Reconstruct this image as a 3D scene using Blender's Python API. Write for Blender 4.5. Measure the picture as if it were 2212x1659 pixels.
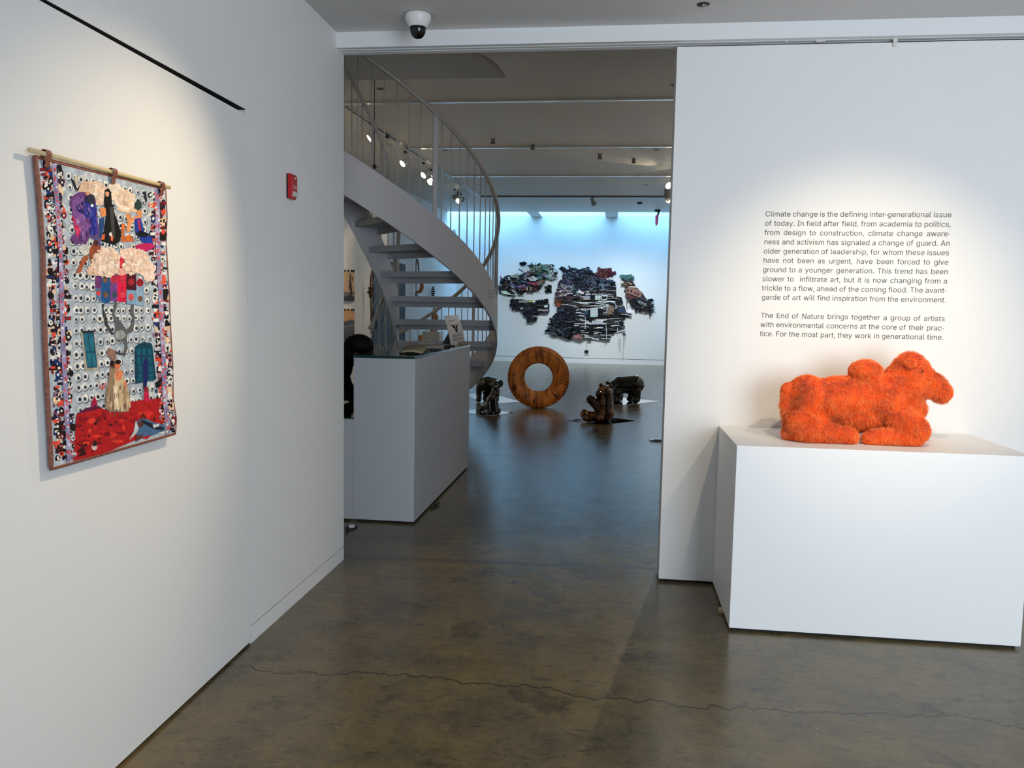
import bpy, bmesh, math, random, os
import numpy as np
from mathutils import Vector, Matrix, noise

for o in list(bpy.data.objects):
    bpy.data.objects.remove(o)
scene = bpy.context.scene
COL = scene.collection
random.seed(7)
PI = math.pi

# ------------------------------------------------------------------ camera
W, H = 2212.0, 1659.0
YAW, PITCH, ROLL, FOC, EYE = -0.12419, -0.089097, 0.0185335, 1773.36, 1.45
_f = Vector((math.sin(YAW) * math.cos(PITCH), math.cos(YAW) * math.cos(PITCH), math.sin(PITCH)))
_r0 = Vector((math.cos(YAW), -math.sin(YAW), 0))
_u0 = _r0.cross(_f)
CR = _r0 * math.cos(ROLL) + _u0 * math.sin(ROLL)
CU = -_r0 * math.sin(ROLL) + _u0 * math.cos(ROLL)
CF = _f
cam_data = bpy.data.cameras.new('camera')
cam_data.sensor_fit = 'HORIZONTAL'
cam_data.sensor_width = 36
cam_data.lens = FOC / W * 36
cam_data.clip_end = 200
cam = bpy.data.objects.new('camera', cam_data)
COL.objects.link(cam)
cam.matrix_world = Matrix(((CR.x, CU.x, -CF.x, 0), (CR.y, CU.y, -CF.y, 0), (CR.z, CU.z, -CF.z, EYE), (0, 0, 0, 1)))
scene.camera = cam
scene.view_settings.view_transform = 'Standard'
scene.view_settings.look = 'None'
scene.view_settings.gamma = 1
scene.view_settings.use_curve_mapping = False
scene.view_settings.exposure = 0.0

# ------------------------------------------------------------------ world and daylight
world = bpy.data.worlds.new('world')
scene.world = world
world.use_nodes = True
_bg = world.node_tree.nodes['Background']
_bg.inputs[0].default_value = (0.55, 0.78, 1.0, 1)
_bg.inputs[1].default_value = 0.6

def area(name, loc, target, sx, sy, energy, color, spread=180):
    l = bpy.data.lights.new(name, 'AREA')
    l.shape = 'RECTANGLE'; l.size = sx; l.size_y = sy; l.energy = energy; l.color = color
    o = bpy.data.objects.new(name, l); COL.objects.link(o)
    o.location = loc
    d = Vector(target) - Vector(loc)
    o.rotation_euler = d.to_track_quat('-Z', 'Y').to_euler()
    l.spread = math.radians(spread)
    return o

def spot(name, loc, target, energy, color, deg=50, blend=0.8, radius=0.04):
    l = bpy.data.lights.new(name, 'SPOT')
    l.energy = energy; l.color = color; l.spot_size = math.radians(deg); l.spot_blend = blend
    l.shadow_soft_size = radius
    o = bpy.data.objects.new(name, l); COL.objects.link(o)
    o.location = loc
    d = Vector(target) - Vector(loc)
    o.rotation_euler = d.to_track_quat('-Z', 'Y').to_euler()
    return o

# daylight: the street windows behind the camera, the skylights along the far wall
area('storefront_daylight', (2.5, -1.55, 1.45), (1.6, 5, 1.3), 2.6, 2.4, 122, (0.84, 0.92, 1.0), 140)
area('skylight_daylight', (-1.2, 22.75, 7.9), (-1.2, 22.75, 0), 6.8, 1.05, 1200, (0.33, 0.63, 1.0))
area('skylight_low_daylight', (-1.2, 22.78, 4.62), (-1.2, 21.9, 3.45), 6.8, 1.0, 310, (0.36, 0.66, 1.0))
area('upper_floor_light', (-3.1, 8.9, 6.25), (-3.1, 8.9, 0), 1.6, 1.0, 1.2, (1.0, 0.93, 0.84))
WARM = (1.0, 0.80, 0.52)
# gallery spots above the frame
spot('gallery_spot_tapestry', (-0.15, 3.2, 2.86), (-1.52, 2.36, 1.36), 135, WARM, 52, 1.0)
spot('gallery_spot_plush_right', (1.78, 2.3, 2.86), (1.24, 4.3, 1.3), 100, WARM, 46, 1.0, .025)
spot('gallery_spot_plush_left', (0.98, 2.26, 2.86), (1.18, 4.3, 1.28), 104, WARM, 49, 1.0, .02)

# ------------------------------------------------------------------ helpers
def ray(x, y):
    return CR * ((x - W / 2) / FOC) - CU * ((y - H / 2) / FOC) + CF
EYEV = Vector((0, 0, EYE))
def at_y(x, y, Y):
    d = ray(x, y); return EYEV + d * (Y / d.y)
def at_x(x, y, X):
    d = ray(x, y); return EYEV + d * (X / d.x)
def at_z(x, y, z):
    d = ray(x, y); return EYEV + d * ((z - EYE) / d.z)
LWA, LWB = -4.56, 0.0442            # left wall of the rear gallery: X = LWA - LWB*(23.33 - Y)
def lwx(Y):
    return LWA - LWB * (23.33 - Y)
def at_lw(x, y):
    d = ray(x, y); t = (LWA - LWB * 23.33) / (d.x - LWB * d.y); return EYEV + d * t

def lin(c):
    c = c / 255.0
    return c / 12.92 if c <= 0.04045 else ((c + 0.055) / 1.055) ** 2.4
def rgb(r, g, b):
    return (lin(r), lin(g), lin(b))

def mat(name, color, rough=0.5, metal=0.0, var=0.0, vscale=6.0, bump=0.0, bscale=40.0, coat=0.0, emit=None, estr=0.0, spec=0.5):
    m = bpy.data.materials.new(name); m.use_nodes = True
    nt = m.node_tree; b = nt.nodes['Principled BSDF']
    b.inputs['Base Color'].default_value = (*color, 1)
    b.inputs['Roughness'].default_value = rough
    b.inputs['Metallic'].default_value = metal
    b.inputs['Specular IOR Level'].default_value = spec
    if coat: b.inputs['Coat Weight'].default_value = coat; b.inputs['Coat Roughness'].default_value = 0.04
    if emit: b.inputs['Emission Color'].default_value = (*emit, 1); b.inputs['Emission Strength'].default_value = estr
    if var or bump:
        tc = nt.nodes.new('ShaderNodeTexCoord')
    if var:
        n = nt.nodes.new('ShaderNodeTexNoise'); n.inputs['Scale'].default_value = vscale; n.inputs['Detail'].default_value = 4
        nt.links.new(tc.outputs['Object'], n.inputs['Vector'])
        r = nt.nodes.new('ShaderNodeMapRange')
        r.inputs['From Min'].default_value = 0.3; r.inputs['From Max'].default_value = 0.7
        r.inputs['To Min'].default_value = 1 - var; r.inputs['To Max'].default_value = 1 + var
        nt.links.new(n.outputs[0], r.inputs['Value'])
        mx = nt.nodes.new('ShaderNodeVectorMath'); mx.operation = 'SCALE'
        mx.inputs[0].default_value = color
        nt.links.new(r.outputs[0], mx.inputs['Scale'])
        nt.links.new(mx.outputs[0], b.inputs['Base Color'])
    if bump:
        n2 = nt.nodes.new('ShaderNodeTexNoise'); n2.inputs['Scale'].default_value = bscale; n2.inputs['Detail'].default_value = 3
        nt.links.new(tc.outputs['Object'], n2.inputs['Vector'])
        bp = nt.nodes.new('ShaderNodeBump'); bp.inputs['Strength'].default_value = bump; bp.inputs['Distance'].default_value = 0.01
        nt.links.new(n2.outputs[0], bp.inputs['Height'])
        nt.links.new(bp.outputs[0], b.inputs['Normal'])
    return m

def vcol_mat(name, rough=0.8, coat=0.0, bump=0.0, bscale=60, sheen=0.0, spec=0.3):
    m = mat(name, (0.5, 0.5, 0.5), rough, coat=coat, bump=bump, bscale=bscale, spec=spec)
    nt = m.node_tree; a = nt.nodes.new('ShaderNodeAttribute'); a.attribute_name = 'Col'
    nt.links.new(a.outputs['Color'], nt.nodes['Principled BSDF'].inputs['Base Color'])
    if sheen: nt.nodes['Principled BSDF'].inputs['Sheen Weight'].default_value = sheen
    return m

class MB:
    """collects shapes, builds one mesh object"""
    def __init__(s):
        s.v = []; s.f = []; s.c = []; s.mi = []; s.col = (0.5, 0.5, 0.5); s.m = 0
    def add(s, vs, fs):
        n = len(s.v); s.v += [tuple(p) for p in vs]
        for q in fs:
            s.f.append([n + i for i in q]); s.c.append(s.col); s.mi.append(s.m)
        return s
    def box(s, a, b, M=None):
        x0, y0, z0 = a; x1, y1, z1 = b
        vs = [Vector(p) for p in ((x0, y0, z0), (x1, y0, z0), (x1, y1, z0), (x0, y1, z0), (x0, y0, z1), (x1, y0, z1), (x1, y1, z1), (x0, y1, z1))]
        if M: vs = [M @ p for p in vs]
        return s.add(vs, [(0, 3, 2, 1), (4, 5, 6, 7), (0, 1, 5, 4), (1, 2, 6, 5), (2, 3, 7, 6), (3, 0, 4, 7)])
    def prism(s, pts, vec):
        """closed polygon of 3D points swept by vec"""
        n = len(pts); pts = [Vector(p) for p in pts]; vec = Vector(vec)
        vs = pts + [p + vec for p in pts]
        return s.add(vs, [tuple(range(n))[::-1], tuple(range(n, 2 * n))] + [(i, (i + 1) % n, n + (i + 1) % n, n + i) for i in range(n)])
    def poly(s, pts):
        return s.add(pts, [tuple(range(len(pts)))])
    def tube(s, pts, r, seg=10, cap=True, flat=None):
        pts = [Vector(p) for p in pts]; n = len(pts); rs = r if isinstance(r, (list, tuple)) else [r] * n
        vs = []; up = None
        for i, p in enumerate(pts):
            t = (pts[min(i + 1, n - 1)] - pts[max(i - 1, 0)])
            if t.length < 1e-9: t = Vector((0, 0, 1))
            t.normalize()
            if up is None:
                up = Vector((0, 0, 1)) if abs(t.z) < 0.9 else Vector((1, 0, 0))
            a = t.cross(up)
            if a.length < 1e-6: a = t.cross(Vector((0, 1, 0)))
            a.normalize(); b = a.cross(t); up = b
            for k in range(seg):
                w = 2 * PI * k / seg
                vs.append(p + a * (math.cos(w) * rs[i]) + b * (math.sin(w) * rs[i] * (flat or 1)))
        fs = [(i * seg + k, i * seg + (k + 1) % seg, (i + 1) * seg + (k + 1) % seg, (i + 1) * seg + k) for i in range(n - 1) for k in range(seg)]
        if cap: fs += [tuple(range(seg))[::-1], tuple((n - 1) * seg + k for k in range(seg))]
        return s.add(vs, fs)
    def lathe(s, prof, M=None, seg=32, closed=False):
        """prof: list of (radius, height) about local Z"""
        n = len(prof); vs = []
        for r, h in prof:
            for k in range(seg):
                w = 2 * PI * k / seg; vs.append(Vector((r * math.cos(w), r * math.sin(w), h)))
        if M: vs = [M @ p for p in vs]
        rng = n if closed else n - 1
        fs = [(i * seg + k, i * seg + (k + 1) % seg, ((i + 1) % n) * seg + (k + 1) % seg, ((i + 1) % n) * seg + k) for i in range(rng) for k in range(seg)]
        if not closed: fs += [tuple(range(seg))[::-1], tuple((n - 1) * seg + k for k in range(seg))]
        return s.add(vs, fs)
    def ball(s, c, r, M=None, seg=16, rings=10):
        c = Vector(c); R3 = r if isinstance(r, (tuple, list)) else (r, r, r)
        vs = [Vector((0, 0, -1))]
        for i in range(1, rings):
            a = -PI / 2 + PI * i / rings
            for k in range(seg):
                w = 2 * PI * k / seg; vs.append(Vector((math.cos(a) * math.cos(w), math.cos(a) * math.sin(w), math.sin(a))))
        vs.append(Vector((0, 0, 1)))
        vs = [Vector((p.x * R3[0], p.y * R3[1], p.z * R3[2])) for p in vs]
        if M: vs = [M @ p for p in vs]
        vs = [p + c for p in vs]
        fs = [(0, 1 + (k + 1) % seg, 1 + k) for k in range(seg)]
        for i in range(rings - 2):
            b = 1 + i * seg
            fs += [(b + k, b + (k + 1) % seg, b + seg + (k + 1) % seg, b + seg + k) for k in range(seg)]
        L = len(vs) - 1; b = 1 + (rings - 2) * seg
        fs += [(b + k, b + (k + 1) % seg, L) for k in range(seg)]
        return s.add(vs, fs)
    def capsule(s, p, q, r0, r1, seg=16):
        p = Vector(p); q = Vector(q); d = q - p; L = d.length
        M = Matrix.Translation(p) @ d.to_track_quat('Z', 'Y').to_matrix().to_4x4()
        prof = [(r0 * 0.02, -r0)] + [(r0 * math.cos(a), r0 * math.sin(a)) for a in (-1.2, -0.8, -0.4, 0)] + [(r1 * math.cos(a), L + r1 * math.sin(a)) for a in (0, 0.4, 0.8, 1.2)] + [(r1 * 0.02, L + r1)]
        return s.lathe(prof, M, seg)
    def build(s, name, mats, parent=None, smooth=False, bevel=0.0, colors=False):
        me = bpy.data.meshes.new(name); me.from_pydata(s.v, [], s.f); me.update()
        if not isinstance(mats, (list, tuple)): mats = [mats]
        for m in mats: me.materials.append(m)
        if len(mats) > 1:
            me.polygons.foreach_set('material_index', s.mi)
        if colors:
            at = me.color_attributes.new('Col', 'FLOAT_COLOR', 'CORNER')
            arr = []
            for q, c in zip(s.f, s.c): arr += [c[0], c[1], c[2], 1.0] * len(q)
            at.data.foreach_set('color', arr)
        if smooth: me.polygons.foreach_set('use_smooth', [True] * len(me.polygons))
        o = bpy.data.objects.new(name, me); COL.objects.link(o)
        if bevel:
            bv = o.modifiers.new('bevel', 'BEVEL'); bv.width = bevel; bv.segments = 2; bv.limit_method = 'ANGLE'; bv.angle_limit = 0.7
        if parent:
            o.parent = parent
            o.matrix_parent_inverse = parent_inverse(parent)
        return o

def parent_inverse(p):
    # every part is built in world coordinates, so a part's own world matrix is the identity
    return p.matrix_basis.inverted() if p.parent is None else Matrix.Identity(4)

def tag(o, label, cat, group=None, kind=None):
    o['label'] = label; o['category'] = cat
    if group: o['group'] = group
    if kind: o['kind'] = kind
    return o
def thing(name, label, cat, loc=(0, 0, 0), group=None):
    o = bpy.data.objects.new(name, None); COL.objects.link(o)
    o.location = loc; o.empty_display_size = 0.1
    return tag(o, label, cat, group)
def structure(o):
    o['kind'] = 'structure'; return o

def blob(mb, name, material, parent, voxel=0.012, smooth_it=6, keep=True):
    """union of overlapping closed shapes as one smooth skin"""
    me = bpy.data.meshes.new('tmp'); me.from_pydata(mb.v, [], mb.f)
    o = bpy.data.objects.new('tmp', me); COL.objects.link(o)
    r = o.modifiers.new('r', 'REMESH'); r.mode = 'VOXEL'; r.voxel_size = voxel
    sm = o.modifiers.new('s', 'SMOOTH'); sm.iterations = smooth_it; sm.factor = 0.5
    dg = bpy.context.evaluated_depsgraph_get()
    out = bpy.data.meshes.new_from_object(o.evaluated_get(dg))
    bpy.data.objects.remove(o); bpy.data.meshes.remove(me)
    out.name = name
    out.polygons.foreach_set('use_smooth', [True] * len(out.polygons))
    out.materials.clear(); out.materials.append(material)
    ob = bpy.data.objects.new(name, out); COL.objects.link(ob)
    if parent:
        ob.parent = parent; ob.matrix_parent_inverse = parent_inverse(parent)
    return ob

def text_mesh(body, size, name='text', font=None, offset=0.0):
    c = bpy.data.curves.new(name, 'FONT'); c.body = body; c.size = size; c.resolution_u = 4; c.offset = offset
    if font: c.font = font
    o = bpy.data.objects.new(name, c); COL.objects.link(o)
    dg = bpy.context.evaluated_depsgraph_get()
    me = bpy.data.meshes.new_from_object(o.evaluated_get(dg))
    bpy.data.objects.remove(o); bpy.data.curves.remove(c)
    vs = [v.co.copy() for v in me.vertices]; fs = [tuple(p.vertices) for p in me.polygons]
    bpy.data.meshes.remove(me)
    return vs, fs

_ADV = {}
HYPHEN = [[(.022, .165), (.192, .165), (.192, .222), (.022, .222)]]
W_STROKES = [[(.023, .379), (.087, .379), (.199, 0), (.138, 0)], [(.252, .379), (.316, .379), (.199, 0), (.138, 0)], [(.252, .379), (.316, .379), (.429, 0), (.368, 0)], [(.480, .379), (.545, .379), (.429, 0), (.368, 0)]]
K_STROKES = [[(.053, 0), (.114, 0), (.114, .509), (.053, .509)], [(.114, .137), (.284, .379 - .068), (.36, .379), (.284, .379), (.114, .205)], [(.148, .186), (.191, .229), (.372, 0), (.294, 0)]]
def word_mesh(word, size, font):
    """one word; the letters w and k are drawn stroke by stroke at the font's own metrics"""
    if font is None or not any(c in 'wk-' for c in word): return text_mesh(word, size, font=font)
    def mx(t):
        if t not in _ADV: _ADV[t] = max(v.x for v in text_mesh(t, size, font=font)[0])
        return _ADV[t]
    V, F = [], []
    def put(vs, fs, dx):
        n = len(V); V.extend(Vector((v[0] + dx, v[1], 0)) for v in vs); F.extend(tuple(n + i for i in f) for f in fs)
    run = ''; start = 0.0; shift = 0.0
    for i, c in enumerate(word + '\0'):
        if c in 'wk-\0':
            if run: put(*text_mesh(run, size, font=font), start)
            run = ''
            if c == '\0': break
            dx = mx(word[:i] + 'l') - mx('l') + shift
            for poly in (W_STROKES if c == 'w' else K_STROKES if c == 'k' else HYPHEN):
                put([(x * size, y * size) for x, y in poly], [tuple(range(len(poly)))], dx)
            start = mx(word[:i + 1] + 'l') - mx('l') + shift
            if c == '-': shift += dx + .215 * size - start; start = dx + .215 * size
        else: run += c
    return V, F

# ------------------------------------------------------------------ materials
M_WALL = mat('white_wall_paint', rgb(226, 226, 226), 0.6, var=0.015, vscale=1.5, bump=0.03, bscale=60)
M_WALLB = mat('rear_wall_paint', rgb(232, 232, 232), 0.6, var=0.01, vscale=1.5)
M_CEIL = mat('ceiling_paint', rgb(206, 205, 205), 0.7, var=0.02, vscale=1.0)
M_CEILB = mat('rear_ceiling_paint', rgb(224, 222, 220), 0.55, var=0.03, vscale=0.6)
M_TRIM = mat('white_trim_paint', rgb(226, 228, 230), 0.45)
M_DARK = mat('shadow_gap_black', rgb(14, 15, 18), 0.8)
M_SLOT = mat('slot_grey', rgb(58, 60, 66), 0.7)
M_PLINTH = mat('plinth_white', rgb(236, 236, 236), 0.5)
M_STEEL = mat('stair_white_steel', rgb(198, 199, 206), 0.42, var=0.02, vscale=3)
M_TREAD = mat('stair_grey_tread', rgb(186, 190, 198), 0.5)
M_RAIL = mat('stair_grey_rail', rgb(188, 185, 182), 0.35)
M_BLACK = mat('black_plastic', rgb(16, 16, 18), 0.4)
M_WHITEP = mat('white_plastic', rgb(225, 225, 225), 0.35)
M_GREYP = mat('grey_plastic', rgb(150, 150, 148), 0.4)
M_GLASSY = mat('smoked_dome', rgb(4, 5, 8), 0.06)
M_RED = mat('alarm_red', rgb(176, 10, 22), 0.35)
M_LENS = mat('alarm_clear_lens', rgb(190, 186, 184), 0.15)
M_LAMP = mat('lamp_glow', (1, 0.9, 0.7), 0.4, emit=(1.0, 0.86, 0.55), estr=14)
M_PAPER = mat('paper', rgb(214, 208, 204), 0.8)
M_INK = mat('ink', rgb(24, 22, 22), 0.7)
M_GREYINK = mat('grey_ink', rgb(120, 116, 116), 0.8)
M_LETTER = mat('black_vinyl', rgb(30, 27, 27), 0.5)
M_WOODROD = mat('pale_wood_rod', rgb(206, 184, 138), 0.6, var=0.1, vscale=12)

def floor_material():
    m = bpy.data.materials.new('stained_concrete'); m.use_nodes = True
    nt = m.node_tree; N = nt.nodes; L = nt.links; b = N['Principled BSDF']
    geo = N.new('ShaderNodeNewGeometry'); pos = geo.outputs['Position']
    sep = N.new('ShaderNodeSeparateXYZ'); L.new(pos, sep.inputs[0])
    def nz(scale, detail, rough=0.55, vec=pos, sc=(1, 1, 1)):
        mp = N.new('ShaderNodeMapping'); mp.inputs['Scale'].default_value = sc; L.new(vec, mp.inputs['Vector'])
        n = N.new('ShaderNodeTexNoise'); n.inputs['Scale'].default_value = scale; n.inputs['Detail'].default_value = detail; n.inputs['Roughness'].default_value = rough
        L.new(mp.outputs[0], n.inputs['Vector']); return n.outputs[0]
    def ramp(v, a, c):
        r = N.new('ShaderNodeMapRange'); r.inputs['From Min'].default_value = a; r.inputs['From Max'].default_value = c
        L.new(v, r.inputs['Value']); return r.outputs[0]
    def mix(f, A, B):
        mx = N.new('ShaderNodeMix'); mx.data_type = 'RGBA'
        if isinstance(f, float): mx.inputs[0].default_value = f
        else: L.new(f, mx.inputs[0])
        for k, s in ((6, A), (7, B)):
            if isinstance(s, tuple): mx.inputs[k].default_value = (*s, 1)
            else: L.new(s, mx.inputs[k])
        return mx.outputs[2]
    def math_(op, A, B=None):
        n = N.new('ShaderNodeMath'); n.operation = op
        for k, s in ((0, A), (1, B)):
            if s is None: continue
            if isinstance(s, (int, float)): n.inputs[k].default_value = s
            else: L.new(s, n.inputs[k])
        return n.outputs[0]
    c = mix(ramp(nz(0.7, 3), 0.35, 0.65), FLOOR_A, FLOOR_B)
    c = mix(math_('MULTIPLY', ramp(nz(3.5, 9, 0.75), 0.42, 0.62), 0.75), c, FLOOR_C)
    c = mix(math_('MULTIPLY', ramp(nz(15, 8, 0.8, sc=(1, 1.8, 1)), 0.52, 0.66), 0.6), c, FLOOR_D)
    c = mix(math_('MULTIPLY', ramp(nz(9, 5, 0.75, sc=(0.6, 3.2, 1)), 0.60, 0.66), 0.75), c, FLOOR_D)
    c = mix(math_('MULTIPLY', ramp(nz(2.3, 6, 0.65), 0.58, 0.64), 0.55), c, FLOOR_D)
    c = mix(math_('MULTIPLY', ramp(nz(40, 4, 0.7), 0.55, 0.7), 0.35), c, (0.24, 0.20, 0.14))
    # pale grit specks
    vo = N.new('ShaderNodeTexVoronoi'); vo.inputs['Scale'].default_value = 9; L.new(pos, vo.inputs['Vector'])
    c = mix(math_('MULTIPLY', math_('LESS_THAN', vo.outputs['Distance'], 0.03), 0.5), c, (0.4, 0.36, 0.3))
    # long cracks and joints across the floor
    wob = nz(1.3, 6, 0.7, sc=(1, 0.05, 1)); wob2 = nz(7, 3, 0.6, sc=(1, 0.05, 1))
    for y0, sl, amp, wd in ((3.03, 0.0, 0.45, 0.006), (5.47, 0.1, 0.16, 0.005), (8.1, 0.3, 0.1, 0.008)):
        yy = math_('ADD', math_('MULTIPLY', sep.outputs['X'], sl), y0)
        yy = math_('ADD', yy, math_('MULTIPLY', math_('SUBTRACT', wob, 0.5), amp))
        yy = math_('ADD', yy, math_('MULTIPLY', math_('SUBTRACT', wob2, 0.5), 0.05))
        dd = math_('ABSOLUTE', math_('SUBTRACT', sep.outputs['Y'], yy))
        c = mix(math_('MULTIPLY', math_('LESS_THAN', dd, wd), 0.75), c, (0.012, 0.011, 0.010))
    dd = math_('ABSOLUTE', math_('SUBTRACT', sep.outputs['Y'], math_('ADD', math_('MULTIPLY', sep.outputs['X'], 0.06), 4.62)))
    band = math_('MULTIPLY', math_('LESS_THAN', math_('ADD', dd, math_('MULTIPLY', nz(6, 5), 0.05)), 0.06), 0.45)
    c = mix(band, c, FLOOR_D)
    L.new(c, b.inputs['Base Color'])
    rr = N.new('ShaderNodeMapRange'); rr.inputs['To Min'].default_value = 0.13; rr.inputs['To Max'].default_value = 0.32
    L.new(nz(5, 6, 0.65), rr.inputs['Value']); L.new(rr.outputs[0], b.inputs['Roughness'])
    bp = N.new('ShaderNodeBump'); bp.inputs['Strength'].default_value = 0.14; bp.inputs['Distance'].default_value = 0.01
    L.new(nz(14, 6, 0.7, sc=(0.6, 1.4, 1)), bp.inputs['Height']); L.new(bp.outputs[0], b.inputs['Normal'])
    b.inputs['Specular IOR Level'].default_value = 0.5
    return m
FLOOR_A = (0.190, 0.130, 0.045); FLOOR_B = (0.140, 0.110, 0.068); FLOOR_C = (0.070, 0.058, 0.036); FLOOR_D = (0.028, 0.025, 0.018)
M_FLOOR = floor_material()

# ------------------------------------------------------------------ setting: front room
structure(MB().box((-7.2, -2.2, -0.12), (6.5, 24.2, 0)).build('floor', M_FLOOR))
CZ = 2.908; HZ = 2.828
structure(MB().box((-1.75, -1.8, CZ), (4.4, 4.40, CZ + 0.12)).build('ceiling', M_CEIL))
XW = -1.52
LY = 4.481
# left wall: fixed pier with reveal, upper band over the sliding panel, recess behind the slot blackened for its shade
wl = MB()
wl.box((XW - 0.18, 3.262, 0.0795), (XW, LY, 4.2))
wl.box((XW - 0.18, -1.8, 2.246), (XW, 3.262, 4.2))
structure(wl.build('wall_left', M_WALL))
wr = MB()
wr.box((XW - 0.20, -1.8, 0.0), (XW - 0.10, 3.262, 2.246))
wr.box((XW - 0.17, 3.2625, 0.0), (XW - 0.012, LY - 0.002, 0.0795))
wr.box((XW - 0.10, -1.8, 2.2440), (XW - 0.0005, 3.2615, 2.2458))  # black strip painting the slot's shade onto the upper wall's underside
structure(wr.build("trim_1", M_DARK))
structure(MB().box((XW - 0.01, 3.2625, 0.0), (XW, LY, 0.0745)).build('baseboard_left', M_WALL))
# sliding door panel, its foot swung a touch into the room
d = MB()
d.prism([(XW + 0.001, 3.256, 0.012), (XW - 0.05, 3.256, 0.012), (XW + 0.01, -1.2, 0.012), (XW + 0.07, -1.2, 0.012)], (0, 0, 2.213))
structure(d.build('door_1', M_WALL))
structure(MB().box((XW - 0.04, -1.3, 0.0), (XW - 0.02, 3.25, 0.012)).build('trim_2', M_DARK))

# header over the opening, soffit with track grooves
h = MB()
h.box((XW, 4.361, HZ), (4.4, 4.392, 3.2))
h.box((XW, 4.400, HZ - 0.002), (4.4, 4.428, 3.2))
h.box((XW, 4.436, HZ - 0.003), (4.4, LY, 4.2))
h.box((XW, 4.39, HZ + 0.012), (4.4, 4.44, 3.2))
structure(h.build('trim_3', M_TRIM))
# right-hand sliding partition
structure(MB().box((0.271, 4.415, 0.016), (4.4, 4.60, 2.812)).build('wall_right', M_WALL))
structure(MB().box((0.30, 4.435, 0.0), (4.4, 4.58, 0.016)).build('trim_4', M_DARK))
structure(MB().box((0.30, 4.45, 2.812), (4.4, 4.56, 2.826)).build('trim_5', M_DARK))
# rest of the front room, behind and beside the camera
structure(MB().box((3.9, -1.6, 0), (4.1, 4.40, CZ)).build('wall_side', M_WALL))
bw = MB()
bw.box((-1.75, -1.8, 0), (-1.0, -1.6, CZ)); bw.box((3.85, -1.8, 0), (4.1, -1.6, CZ)); bw.box((-1.0, -1.8, 0), (3.85, -1.6, 0.2)); bw.box((-1.0, -1.8, 2.68), (3.85, -1.6, CZ))
for x in (0.6, 2.2): bw.box((x, -1.76, 0.2), (x + 0.06, -1.64, 2.68))
structure(bw.build('wall_front', M_WALL))

# ------------------------------------------------------------------ setting: rear gallery
BZ = 4.09; BY = 23.33; SKY = 22.16; RX = 2.25
SC = Vector((-3.103, 9.329)); SR = 1.741          # stair axis and outer radius
wb = MB().box((-5.6, BY, 0.152), (RX + 0.2, BY + 0.2, 8.1))
structure(wb.build('wall_back', M_WALLB))
structure(MB().box((-5.6, BY - 0.004, 0.0), (RX, BY + 0.1, 0.14)).build('baseboard_back', M_WALLB))
structure(MB().box((-5.6, BY + 0.02, 0.13), (RX, BY + 0.12, 0.16)).build('trim_6', M_SLOT))
xa, xb = lwx(4.4), lwx(BY)
structure(MB().prism([(xa, 4.4, 0), (xb, BY, 0), (xb - 0.3, BY, 0), (xa - 0.3, 4.4, 0)], (0, 0, 5.2)).build('wall_gallery_left', M_WALLB))
structure(MB().box((RX, 4.61, 0), (RX + 0.2, BY, 5.2)).build('wall_gallery_right', M_WALLB))
structure(MB().box((-5.8, 4.40, 0), (XW - 0.18, LY, 4.2)).build('wall_gallery_front', M_WALLB))
cb = MB()
HR_ = 1.775; CT = 0.14
def slab(x0, x1, y0, y1): cb.box((x0, y0, BZ), (x1, y1, BZ + CT))
slab(-6.0, RX + 0.2, 9.531, SKY)
hx0, hx1 = SC.x - HR_, SC.x + HR_
slab(-6.0, hx0, LY, 9.531); slab(hx1, RX + 0.2, LY, 9.531)
nst = 40
for i in range(nst):
    a0 = PI + (PI * i / nst); a1 = PI + PI * (i + 1) / nst
    p0 = (SC.x + HR_ * math.cos(a0), SC.y + HR_ * math.sin(a0)); p1 = (SC.x + HR_ * math.cos(a1), SC.y + HR_ * math.sin(a1))
    cb.prism([(p0[0], LY, BZ), (p1[0], LY, BZ), (p1[0], p1[1], BZ), (p0[0], p0[1], BZ)], (0, 0, CT))
structure(cb.build('ceiling_rear', M_CEILB))
# stairwell lining above the opening
sw = MB(); ring = [(SC.x + HR_ * math.cos(PI + PI * i / nst), SC.y + HR_ * math.sin(PI + PI * i / nst)) for i in range(nst + 1)]
ring = [(hx0, 9.531)] + ring + [(hx1, 9.531)]
for i in range(len(ring)):
    p, q = ring[i], ring[(i + 1) % len(ring)]
    pv, qv = Vector(p), Vector(q)
    o1 = (pv - SC).normalized() * 0.03; o2 = (qv - SC).normalized() * 0.03
    sw.add([(p[0], p[1], BZ + CT), (q[0], q[1], BZ + CT), (q[0], q[1], 6.3), (p[0], p[1], 6.3), (p[0] + o1.x, p[1] + o1.y, BZ + CT), (q[0] + o2.x, q[1] + o2.y, BZ + CT), (q[0] + o2.x, q[1] + o2.y, 6.3), (p[0] + o1.x, p[1] + o1.y, 6.3)],
           [(0, 1, 2, 3), (4, 7, 6, 5), (3, 2, 6, 7), (0, 4, 5, 1)])
structure(sw.build('wall_stairwell', M_CEILB))
structure(MB().box((hx0 - 0.2, SC.y - 2.0, 6.3), (hx1 + 0.2, 9.8, 6.4)).build('ceiling_stairwell', M_CEILB))
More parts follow.
